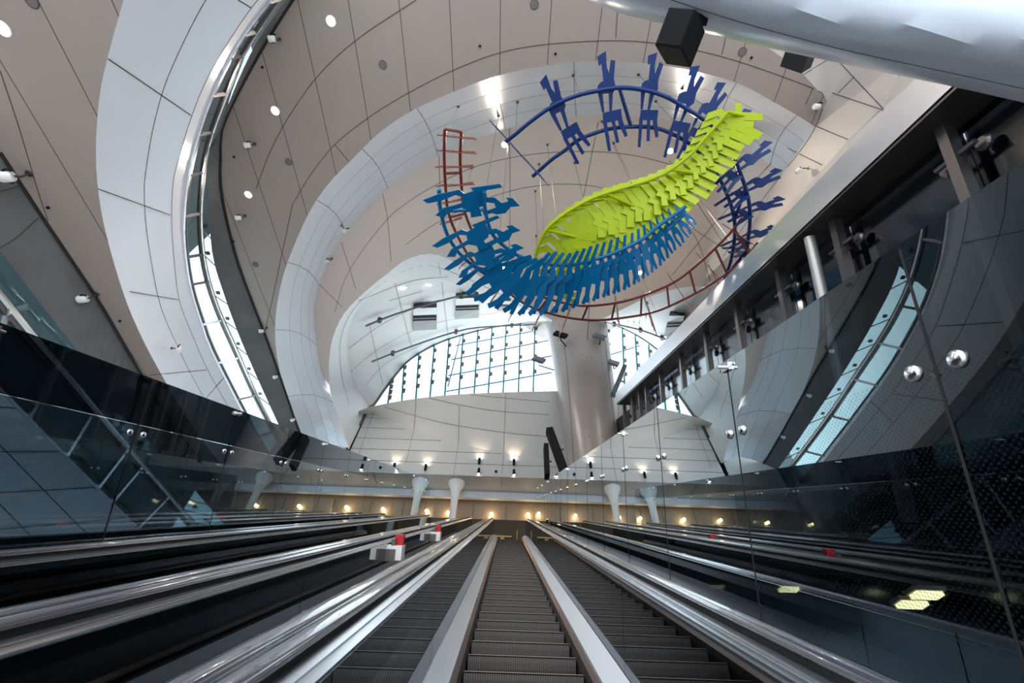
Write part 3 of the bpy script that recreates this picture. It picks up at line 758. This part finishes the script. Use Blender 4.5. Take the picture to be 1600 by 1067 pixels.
def ringlamp(px, py, label, s=1.0, arm=0.25, side_=-1):
    """white adjustable spotlight: wall plate, arm, body and a black cable loop"""
    p, n = hit(px, py); root = empty('spotlight', p, frame(n).to_euler()); tag(root, label, 'spotlight', 'white adjustable spotlights'); root.scale = (s, s, s)
    MB().lathe([(0, .02), (.05, .02), (.055, 0)], (0, 0, 0), None, 16).build('mount', M_DSTEEL, root)
    MB().tube([(0, 0, 0), (0, 0, arm * .6), (.05 * side_, 0, arm)], .018, 8).build('arm', M_DSTEEL, root)
    b_ = MB(); b_.lathe([(0, 0), (.07, 0), (.085, .03), (.085, .16), (.07, .19), (0, .19)], (.05 * side_, 0, arm), Matrix.Rotation(R(70), 3, 'X'), 16); b_.build('lamp_body', M_TRIM, root, smooth=True)
    c = MB(); c.tube([(.05 * side_ + .11 * math.cos(a), -.02 - .11 * math.sin(a) * 1.0, arm + .03) for a in [R(20 + 14 * k) for k in range(15)]], .017, 6); c.build('cable_loop', M_BOX, root)
    return root


for px, py, s, lab in ((437, 62, 1.0, 'white spotlight with black cable loop near the cove at the top'), (398, 225, 1.0, 'white spotlight with black loop left of the second ceiling speaker'), (383, 337, 1.0, 'white spotlight with black loop just below the lowest main downlight'),
                       (417, 512, 1.0, 'clear spotlight uppermost on the narrow ceiling tongue beside the white fascia'), (433, 583, 1.0, 'clear spotlight second down the narrow ceiling tongue'), (459, 650, 1.0, 'clear spotlight lowest on the narrow ceiling tongue, above the left partition'),
                       (533, 352, 1.2, 'white spotlight on the oculus fascia, upper of two'), (518, 404, 1.2, 'white spotlight on the oculus fascia, lower of two'),
                       (268, 544, 1.0, 'white spotlight with long arm on the big white band at left'), (46, 271, 1.4, 'white spotlight on the lower left ceiling edge, far left'), (152, 459, 1.2, 'clear spotlight on the lower left ceiling above the partition'),
                       (1272, 166, 1.0, 'small white spotlight at the right end of the oculus rim'), (1262, 263, 1.0, 'small white spotlight on the pale right side wall')):
    ringlamp(px, py, lab, s)

# up-and-down sconces on the back wall
for px, py, up, lab in ((616, 728, 1, 'black uplight sconce farthest left on the back wall'), (665, 730, 1, 'black uplight sconce second from left on the back wall'), (749, 720, 1, 'black uplight sconce left of the pair under the leaning wall panel'), (803, 722, 1, 'black uplight sconce right of the pair under the leaning wall panel'),
                        (748, 736, -1, 'small downlight sconce below the left black uplight of the pair'), (803, 738, -1, 'small downlight sconce below the right black uplight of the pair')):
    p = at(px, py, y=YB - .12); root = empty('wall_sconce', p); tag(root, lab, 'wall lamp', 'back wall sconces')
    MB().box((0, .08, 0), (.05, .09, .05)).build('bracket', M_BOX, root)
    MB().lathe([(0, -.17), (.06, -.17), (.075, .16), (.06, .165)], (0, 0, 0), Matrix.Diagonal((1, 1, up)), 16).build('housing', M_BOX, root, smooth=True)
    MB().lathe([(0, .16), (.06, .165)], (0, 0, 0), Matrix.Diagonal((1, 1, up)), 16).build('lens', M_LAMP, root)
    l = lamp_light('lamp', p, None, 18, .05, R(95), (1.0, .76, .48), .8); o = bpy.data.objects.new('lamp', l); COL.objects.link(o); o.parent = root; o.location = (0, 0, .19 * up); o.rotation_euler = (math.pi if up > 0 else 0, 0, 0)
p = at(775, 737, y=YB - .03); tag(MB().lathe([(0, .05), (.07, .05), (.07, 0)], (0, 0, 0), Matrix.Rotation(R(90), 3, 'X'), 16).build('wall_sensor', M_BOX, origin=None), 'small round black sensor on the back wall between the two low sconces', 'sensor'); bpy.data.objects['wall_sensor'].location = p

# corridor lamps under the landing ceiling
for px, py, lab in ((768, 803, 'left of two amber lamps on the tan wall above the landing'), (825, 804, 'right of two amber lamps on the tan wall above the landing'), (880, 806, 'amber lamp on the tan wall behind the right partition'), (700, 801, 'amber lamp on the tan wall behind the left partition edge')):
    p = at(px, py, y=22.45); root = empty('wall_lamp', p); tag(root, lab, 'wall lamp', 'amber landing lamps')
    MB().lathe([(0, -.05), (.06, -.05), (.08, 0), (.09, .05), (0, .06)], (0, 0, 0), None, 16).build('lamp_bowl', M_AMBER, root, smooth=True); MB().box((0, .07, .02), (.05, .08, .05)).build('bracket', M_DSTEEL, root)
    l = bpy.data.lights.new('lamp', 'POINT'); l.energy = 3; l.color = (1, .70, .36); l.shadow_soft_size = .08; o = bpy.data.objects.new('lamp', l); COL.objects.link(o); o.parent = root; o.location = (0, -.22, -.05)

# black loudspeaker hanging under the canopy
p = at(1063, 60, z=5.75); root = empty('loudspeaker', p); tag(root, 'black box loudspeaker hanging below the curved steel canopy', 'loudspeaker')
top = at(1092, 22, z=6.15) - p
Ms = Matrix.Rotation(R(38), 3, 'Y') @ Matrix.Rotation(R(-28), 3, 'X')
MB().box((0, 0, 0), (.215, .265, .33), Ms).build('cabinet', M_BOX, root, bevel=.008)
MB().box(Ms @ Vector((0, 0, -.168)), (.19, .24, .012), Ms).build('grille', M_BOX, root)
c = MB(); c.tube([top * 0.3, top * .8, top], .04, 8); c.box(top * .85, (.16, .10, .12)); c.build('bracket', M_BOX, root)
# second loudspeaker, partly hidden by the canopy edge
p = at(1262, 86, z=9.0); Ms = Matrix.Rotation(R(50), 3, 'Y') @ Matrix.Rotation(R(20), 3, 'X')
root = empty('loudspeaker', p); tag(root, 'black wedge loudspeaker peeking out under the canopy edge at right', 'loudspeaker')
MB().prism([(-.21, -.18, .24), (.24, -.18, .24), (-.15, -.18, -.3)], (0, .36, 0)).build('cabinet', M_BOX, root); MB().tube([(0, 0, .1), (.05, 0, .6)], .03, 8).build('bracket', M_BOX, root)


def slab(a, b_, y, w, dep, label, M_, name='column_loudspeaker'):
    A, B = at(*a, y=y), at(*b_, y=y); c = (A + B) / 2; z = (A - B).normalized(); M3 = frame(z, Vector((0, 1, 0)))
    root = empty(name, c, M3.to_euler()); tag(root, label, 'loudspeaker', 'slim column loudspeakers'); L = (A - B).length
    MB().box((0, 0, 0), (w, dep, L)).build('cabinet', M_, root, bevel=.01); MB().box((0, .02 + dep / 2, 0), (w * .8, .02, L * .92)).build('grille', M_SPK, root)
    MB().box((w * .7, 0, 0), (w * .8, .06, .06)).build('bracket', M_DSTEEL, root); return root


slab((858, 672), (882, 738), 16.3, .30, .45, 'taller black column loudspeaker leaning at the foot of the big column', M_BOX)
slab((853, 697), (855, 745), 16.3, .20, .45, 'shorter black column loudspeaker left of the taller one', M_BOX)
slab((976, 573), (958, 617), 16.0, .22, .35, 'grey column loudspeaker leaning on the right side of the big column', M_GREY)
for px, py, y, s, M_, lab in ((876, 523, 16.0, .72, M_BOX, 'black square floodlight on the left of the column top'), (937, 526, 16.0, .72, M_GREY, 'grey square floodlight on the right of the column top'), (842, 562, 17.0, .66, M_GREY, 'grey square floodlight standing off the column in front of the window at left'), (958, 567, 17.0, .66, M_GREY, 'grey square floodlight standing off the column in front of the window at right')):
    p = at(px, py, y=y); root = empty('floodlight', p); tag(root, lab, 'floodlight', 'square floodlights on the column')
    d = Vector((CX, CY, p.z)) - p; d.z = 0; e = d.normalized() * (d.length - 1.9)
    Ms = Matrix.Rotation(R(25), 3, 'Y') @ Matrix.Rotation(R(-20), 3, 'X')
    MB().box((0, 0, 0), (s, .16, s * .8), Ms).build('housing', M_, root, bevel=.01); MB().box(Ms @ Vector((0, .085, 0)), (s * .85, .01, s * .66), Ms).build('lens', M_SPK, root)
    MB().tube([(0, .05, -.05), (0.0, .1, -.35), tuple(e + Vector((0, 0, -.45)))], .035, 8).build('arm', M_BOX, root)

# ceiling hatches in the vault
for q, lab in ([[(646, 474), (682, 473), (682, 514), (645, 516)], 'recessed ceiling hatch with dark louvres, leftmost in the end vault'], [[(713, 459), (748, 457), (748, 496), (711, 498)], 'recessed ceiling hatch with dark louvres right of the leftmost one'], [[(777, 466), (798, 466), (797, 485), (777, 485)], 'recessed ceiling hatch behind the mid-blue figures'],
               [[(976, 466), (1012, 470), (1009, 508), (974, 500)], 'recessed ceiling hatch right of the column under the red track'], [[(1047, 486), (1070, 488), (1062, 528), (1038, 524)], 'recessed ceiling hatch farthest right next to the beam']):
    P4 = []
    for a in q:
        p, n = hit(*a); P4.append(p)
    c = sum(P4, Vector()) / 4; nn = (P4[1] - P4[0]).cross(P4[3] - P4[0]).normalized()
    if nn.dot(CAM - c) < 0: nn = -nn
    root = empty('ceiling_hatch', c); tag(root, lab, 'hatch', 'ceiling hatches of the vault')
    Q = [p - c + nn * .03 for p in P4]
    def bar(v0, v1, nm, M_, lift=0.01):
        a, b_, c_, d_ = Q[0].lerp(Q[3], v0), Q[1].lerp(Q[2], v0), Q[1].lerp(Q[2], v1), Q[0].lerp(Q[3], v1)
        MB().prism([a + nn * lift, b_ + nn * lift, c_ + nn * lift, d_ + nn * lift], -nn * .03).build(nm, M_, root)
    bar(0, .14, 'louvre', M_BOX, .02); bar(.14, .40, 'panel', M_VAULT, .01); bar(.40, .62, 'louvre', M_BOX, .0); bar(.50, .53, 'louvre', M_GREY, .03); bar(.62, 1, 'panel', mat('hatch_grey', (.30, .31, .32), .5), .005)

# bent service pipes on the vault
for ln, lab in (([(568, 506), (600, 492), (650, 475), (700, 461), (745, 450)], 'upper grey service pipe curving across the end vault'), ([(578, 563), (610, 549), (660, 530), (710, 514), (745, 507), (800, 504), (836, 503)], 'lower grey service pipe curving across the end vault'), ([(945, 498), (1000, 510), (1050, 528)], 'grey service pipe on the vault right of the column')):
    pts = []
    for a, b_ in c2(ln, 16):
        p, n = hit(a, b_)
        if p is not None: pts.append(p + n * .22)
    root = empty('service_pipe', pts[0]); tag(root, lab, 'pipe', 'service pipes on the vault')
    kid(MB().tube(pts, .055, 8), 'pipe', M_GREY, root)
    for i in (2, 8, 13):
        if i < len(pts): kid(MB().box(pts[i], (.2, .2, .3)), 'pipe_bracket', M_DSTEEL, root)

# =================================================================== hanging sculpture
FIG_NAVY = [[(-.085, .04), (.012, 0), (.012, .15), (.048, .262), (-.03, .29), (-.043, .115), (-.072, .13)], [(.058, .09), (.107, .106), (.082, .28), (.02, .28)],
            [(-.058, .285), (.082, .26), (.10, .37), (.068, .41), (-.097, .40), (-.097, .32)], [(-.097, .39), (-.045, .39), (-.035, .59), (-.062, .59)], [(.02, .40), (.068, .40), (.048, .59), (.02, .59)],
            [(-.058, .595), (.15, .577), (.16, .71), (.117, .69), (.048, .70), (-.052, .70)], [(-.058, .68), (-.015, .68), (.02, 1.0), (-.015, 1.0)], [(.035, .68), (.074, .68), (.117, .92), (.08, .926)], [(.10, .66), (.16, .69), (.213, .865), (.18, .875), (.117, .73)]]
FIG_BLUE = [[(-.07, 0), (-.005, 0), (-.05, .27), (-.13, .27)], [(-.13, .25), (-.05, .22), (.02, .34), (.12, .27), (.17, .32), (.10, .45), (.15, .55), (.17, .66), (-.09, .66), (-.05, .5)],
            [(-.09, .63), (.0, .63), (-.02, .76), (.01, .985), (-.055, 1.0), (-.10, .80)], [(.06, .63), (.17, .63), (.17, .79), (.125, .96), (.055, .935), (.085, .78)]]
FIG_LIME = [[(-.11, 0), (.03, 0), (.16, .18), (.06, .42), (-.08, .42), (.03, .18)], [(-.14, .38), (.16, .38), (.20, .60), (-.10, .62)], [(-.12, .58), (.02, .60), (-.04, 1.0), (-.18, .96)],
            [(.06, .58), (.20, .58), (.25, .86), (.14, .90), (.10, .75)], [(.12, .44), (.30, .36), (.32, .46), (.14, .56)], [(-.12, .46), (-.27, .54), (-.22, .63), (-.10, .56)]]
FIG_WIDE = [[(-.02, 0), (.10, .02), (.14, .12), (.06, .26), (-.06, .22), (.0, .12)], [(-.10, .20), (.02, .20), (.16, .30), (.18, .42), (.26, .52), (.10, .60), (-.12, .58), (-.14, .40)], [(.10, .36), (.30, .18), (.36, .24), (.20, .48)], [(-.12, .36), (-.26, .48), (-.22, .56), (-.08, .50)],
            [(-.12, .55), (-.01, .56), (-.05, .76), (-.16, 1.0), (-.25, .96), (-.15, .74)], [(.02, .56), (.14, .57), (.19, .76), (.16, 1.0), (.06, .99), (.10, .77)]]
def traced(pts): return [((y - 350) / 1020, (1020 - x) / 1020) for x, y in pts]
FIG_BIG = [traced(q) for q in ([(810, 210), (780, 175), (480, 220), (520, 265)], [(660, 320), (740, 320), (820, 380), (890, 360), (860, 320), (930, 325), (1020, 410), (920, 420), (870, 490), (780, 505), (720, 490), (640, 520), (620, 480), (760, 430), (740, 380), (650, 370)],
           [(400, 290), (520, 250), (640, 240), (660, 330), (640, 400), (580, 430), (620, 520), (500, 540), (490, 470), (400, 430)], [(0, 350), (150, 290), (370, 240), (430, 290), (430, 330), (330, 295), (180, 360), (50, 385)], [(130, 515), (200, 440), (400, 380), (480, 430), (400, 430), (280, 460), (220, 540)])]
THK = 0.02


def figure(root, polys, head, foot, wdir, phi, M_, scale=1.0, name='figure', wide=1.0):
    """flat cut-out figure: head and foot points, wdir = across, phi turns it about its long axis"""
    ax = foot - head; L = ax.length; a = ax.normalized(); w = (wdir - a * wdir.dot(a)).normalized(); n = a.cross(w)
    w2 = w * math.cos(phi) + n * math.sin(phi); n2 = a.cross(w2).normalized(); c = (head + foot) / 2
    mb = MB()
    for i, P in enumerate(polys):
        mb.prism([head - c + a * (v * L) + w2 * (u * L * wide) + n2 * (.0004 * i) for u, v in P], n2 * THK)
    o = mb.build(name, M_, root); o.location = c - root.location
    return o


def track(label, A, B, za, zb_, M_, rr, n, rungs, cables, name='hanging_track'):
    """two bent rails with rungs; za, zb_ = heights at start and end"""
    def lift(pts):
        q = c2(pts, n); return [at(p[0], p[1], z=za + (zb_ - za) * i / (n - 1)) for i, p in enumerate(q)]
    a, b_ = lift(A), lift(B); root = empty(name, a[n // 2]); tag(root, label, 'sculpture', 'hanging sculpture of dancing figures')
    kid(MB().tube(a, rr, 10), 'rail', M_, root, smooth=True); kid(MB().tube(b_, rr, 10), 'rail', M_, root, smooth=True)
    for k in rungs: kid(MB().tube([a[k], b_[k]], rr * .9, 8), 'rung', M_, root)
    for k in cables:
        for P in (a[k],):
            hp, _, _, _ = TREE.ray_cast(P + Vector((0, 0, .05)), Vector((0, 0, 1)))
            if hp is not None: kid(MB().tube([P, hp], .008, 5), 'cable', M_CABLE, root); kid(MB().lathe([(.05, 0), (.04, -.08), (.012, -.14)], hp, None, 10), 'cable_anchor', M_DSTEEL, root)
    return root, a, b_


# navy track
NA = [(790, 222), (805, 210), (833, 187), (865, 165), (900, 150), (934, 142), (970, 137), (1009, 141), (1040, 151), (1060, 162), (1105, 192), (1138, 228), (1159, 277), (1169, 310), (1172, 340), (1168, 382), (1162, 412)]
NB = [(832, 276), (850, 260), (865, 247), (880, 237), (900, 221), (916, 213), (955, 201), (1000, 198), (1028, 201), (1045, 207), (1078, 225), (1110, 258), (1132, 295), (1145, 331), (1148, 364), (1142, 406), (1127, 449)]
root, a, b_ = track('navy blue curved track of cut-out figures hanging highest in the oculus', NA, NB, 15.0, 14.6, M_NAVY, .055, 60, (20, 47, 57), (2, 14, 26, 40, 52))
for (h, f, phi, w) in (((765, 187), (858, 290), 74, 1), ((852, 117), (903, 256), 12, 1), ((945, 80), (952, 236), 0, 1), ((1025, 82), (998, 230), 0, 1), ((1092, 102), (1038, 246), 10, 1), ((1133, 129), (1058, 248), 22, 1), ((1174, 172), (1085, 262), 40, 1), ((1206, 222), (1105, 300), 62, 1),
                       ((1222, 266), (1116, 322), 70, 1), ((1226, 311), (1122, 343), 76, 1), ((1214, 355), (1126, 385), 80, 1), ((1192, 395), (1128, 388), 80, 1)):
    H_, F_ = at(*h, z=15.25), at(*f, z=14.55); ax = (F_ - H_).normalized()
    wd = Vector((0, 0, 1)).cross(ax) * -1
    if wd.x < 0 and f[0] < 1000: wd = -wd
    figure(root, FIG_NAVY, H_, F_, wd, R(phi), M_NAVY)

# red ladder track
RA = [(695, 202), (694, 245), (696, 290), (700, 330), (715, 369), (740, 410), (780, 445), (815, 472), (850, 487), (892, 497), (940, 500), (1012, 490), (1060, 472), (1114, 442), (1162, 406), (1184, 379)]
RB = [(721, 206), (719, 245), (721, 290), (725, 327), (742, 370), (766, 405), (800, 438), (832, 458), (880, 473), (916, 478), (970, 472), (1015, 458), (1060, 437), (1108, 397), (1141, 364), (1160, 340)]
root, a, b_ = track('dark red ladder track sweeping below the lime ribbon to the right wall', RA, RB, 14.4, 14.4, M_RED, .042, 64, (0, 6, 12, 18, 24, 30, 36, 40, 44, 48, 52, 57, 61), (1, 14, 30, 46, 60))
for (h, f) in (((683, 211), (745, 219)), ((682, 235), (745, 241)), ((680, 261), (742, 262)), ((681, 291), (742, 289)), ((683, 319), (720, 314)), ((688, 350), (722, 342)), ((718, 419), (738, 400)), ((735, 455), (762, 435)), ((764, 476), (785, 447)), ((795, 500), (812, 468)), ((832, 515), (852, 478)), ((872, 530), (893, 480)), ((918, 528), (922, 470)),
               ((960, 460), (968, 512)), ((1003, 455), (1026, 525)), ((1042, 427), (1086, 492)), ((1086, 394), (1126, 438)), ((1105, 412), (1122, 444)), ((1128, 350), (1182, 386))):
    H_, F_ = at(*h, z=14.6), at(*f, z=14.2); figure(root, FIG_NAVY, H_, F_, Vector((0, 0, 1)).cross((F_ - H_).normalized()), R(82), M_COPPER)

# lime ribbon
LA = [(852, 462), (842, 440), (836, 405), (850, 365), (872, 342), (902, 322), (935, 306), (976, 293), (1015, 281), (1048, 265), (1080, 240), (1105, 212), (1137, 175)]
LB = [(884, 462), (880, 440), (884, 412), (900, 390), (925, 372), (955, 357), (990, 342), (1025, 328), (1060, 305), (1092, 278), (1122, 245), (1148, 212), (1176, 184)]
root, a, b_ = track('lime green ribbon of overlapping figures crossing the oculus diagonally', LA, LB, 12.9, 14.2, M_LIME, .05, 84, (83, 60, 40, 20), (4, 24, 48, 70, 80))
for i in range(28):
    k = int(1 + i * 82 / 28); d = (b_[k] - a[k]); tng = (a[min(k + 1, 83)] - a[k - 1]).normalized(); e = max(0, (i - 21) / 7)
    wob = .08 * math.sin(i * 1.7)
    h = a[k] - d * (-.02 + .5 * e) + Vector((0, 0, .30)); f = b_[k] + d * (.42 + .1 * e + wob) - Vector((0, 0, .30))
    figure(root, FIG_LIME, h, f, tng, R(-8 + 3 * math.sin(i)), M_LIME, wide=1.0)

# mid-blue ribbon
MA = [(757, 300), (757, 318), (761, 342), (772, 369), (799, 393), (822, 404), (844, 411), (880, 414), (904, 412), (930, 405), (955, 397), (1000, 376), (1030, 352), (1055, 335), (1072, 322)]
MBB = [(686, 296), (688, 327), (700, 369), (724, 402), (760, 429), (780, 440), (799, 447), (829, 449), (860, 447), (880, 443), (928, 431), (976, 412), (1015, 382), (1048, 355), (1068, 335)]
root, a, b_ = track('mid-blue ribbon of long-legged figures curving under the lime ribbon', MA, MBB, 11.8, 12.8, M_BLUE, .05, 90, (6, 30, 40, 52, 64), (2, 18, 36, 54, 76))
big = [((813, 313), (660, 312)), ((812, 352), (675, 384)), ((817, 380), (694, 420)), ((826, 398), (712, 444)), ((832, 404), (730, 462)), ((842, 408), (752, 474)), ((852, 408), (776, 484))]
for i, (h, f) in enumerate(big):
    H_, F_ = at(*h, z=12.1), at(*f, z=11.5 + .02 * i); wd = Vector((0, 0, 1)).cross((F_ - H_).normalized())
    if wd.y < 0: wd = -wd
    figure(root, FIG_BIG if i < 4 else FIG_BLUE, H_, F_, wd, R(4 * (i % 3)), M_BLUE)
tl = [((862, 402), (800, 492)), ((875, 400), (830, 492)), ((893, 402), (868, 490)), ((912, 395), (905, 478)), ((932, 388), (935, 468)), ((952, 382), (966, 458)), ((972, 374), (994, 444)), ((990, 368), (1018, 428)), ((1010, 354), (1036, 412)), ((1025, 345), (1054, 394)), ((1042, 332), (1072, 378)), ((1055, 325), (1086, 356))]
tlh = catmull([Vector((h[0], h[1] - 5, 0)) for h, f in tl], 20); tlf = catmull([Vector((*f, 0)) for h, f in tl], 20)
for i in range(20):
    zc = 11.9 + 0.9 * i / 19
    H_, F_ = at(tlh[i].x, tlh[i].y, z=zc + .25), at(tlf[i].x, tlf[i].y, z=zc - .25)
    figure(root, FIG_BLUE, H_, F_, -Vector((0, 0, 1)).cross((F_ - H_).normalized()), R(6 + 20 * math.sin(i * .9)), M_BLUE, wide=.8)

# lamps of the lower concourse seen through the right partition
for px, py, lab in ((1117, 917, 'left of the glowing strip lamps behind the right partition'), (1232, 921, 'second glowing strip lamp behind the right partition'), (1448, 930, 'third glowing strip lamp behind the right partition'), (1425, 945, 'lowest faint strip lamp behind the right partition')):
    p = at(px, py, x=3.4); root = empty('strip_lamp', p); tag(root, lab, 'lamp', 'strip lamps behind the glass')
    MB().box((0, 0, 0), (.05, .10, .03)).build('diffuser', M_AMBER, root).scale = (4.2, 1, 1); MB().box((0, 0, .03), (.26, .14, .03)).build('housing', M_TAN, root)

# =================================================================== emergency stop boxes and landing fittings
for t, lab in ((6.4, 'red emergency stop box on a bronze plate, nearer one on the escalator rail'), (10.0, 'red emergency stop box on a bronze plate, farther one half behind the handrail')):
    x = -1.42; S_ = Slope('stop_box', (x, t, HR - .30)); tag(S_.root, lab, 'stop box', 'emergency stop boxes')
    S_.part(MB().span((x - .26, t, HR - .27), (x + .02, t + .02, HR - .13)), 'plate', M_SIGNGREY); S_.part(MB().span((x - .16, t + .02, HR - .26), (x + .10, t + .22, HR - .09)), 'box', M_TRIM)
    S_.part(MB().span((x - .02, t + .10, HR - .09), (x + .09, t + .2, HR + .04)), 'red_cover', M_SIGNRED); S_.part(MB().tube([(x - .02, t + .05, HR - .09), (x - .02, t + .05, HR - .01)], .03, 12), 'button_post', M_SIGNGREY)

for px, lab in ((785, 'brass T-shaped barrier at the landing, left of the step exit'), (845, 'brass T-shaped barrier at the landing, right of the step exit')):
    p = at(px, 842, y=20.6); p.z = LZ; root = empty('barrier', p); tag(root, lab, 'barrier', 'landing barriers')
    MB().span((-.09, -.04, 0), (.09, .04, .62)).build('post', M_BRASS, root); MB().span((-.42, -.05, .62), (.42, .05, .70)).build('top_bar', M_BRASS, root)
p = at(808, 842, y=20.9); p.z = LZ; root = empty('bollard', p); tag(root, 'slim brass post standing on the landing between the two barriers', 'post')
MB().tube([(0, 0, 0), (0, 0, 1.15)], .03, 10).build('shaft', M_BRASS, root); MB().lathe([(.09, 0), (.09, .02), (.03, .04)], (0, 0, 0), None, 14).build('base', M_BRASS, root)
rail = MB(); yy = 23.4
rail.tube([(-2.6, yy, LZ + 1.05), (3.2, yy, LZ + 1.05)], .03, 8)
for x in (-2.4, -1.4, -.4, .6, 1.6, 2.6): rail.tube([(x, yy, LZ), (x, yy, LZ + 1.05)], .025, 8)
tag(rail.build('guard_rail', M_BRASS, origin=(0.3, yy, LZ)), 'thin brass guard rail at the back of the dark landing', 'railing')
for px, lab in ((709, 'white round column with flared head at the left end of the landing'), (943, 'white round column with flared head at the right end of the landing')):
    p = at(px, 790, y=21.2); p.z = LZ; h = zb - LZ
    tag(MB().lathe([(.16, 0), (.16, h * .5), (.18, h * .72), (.24, h * .86), (.40, h * .95), (.44, h)], p, None, 24).build('landing_column', M_TRIM, smooth=True, origin=p), lab, 'column')
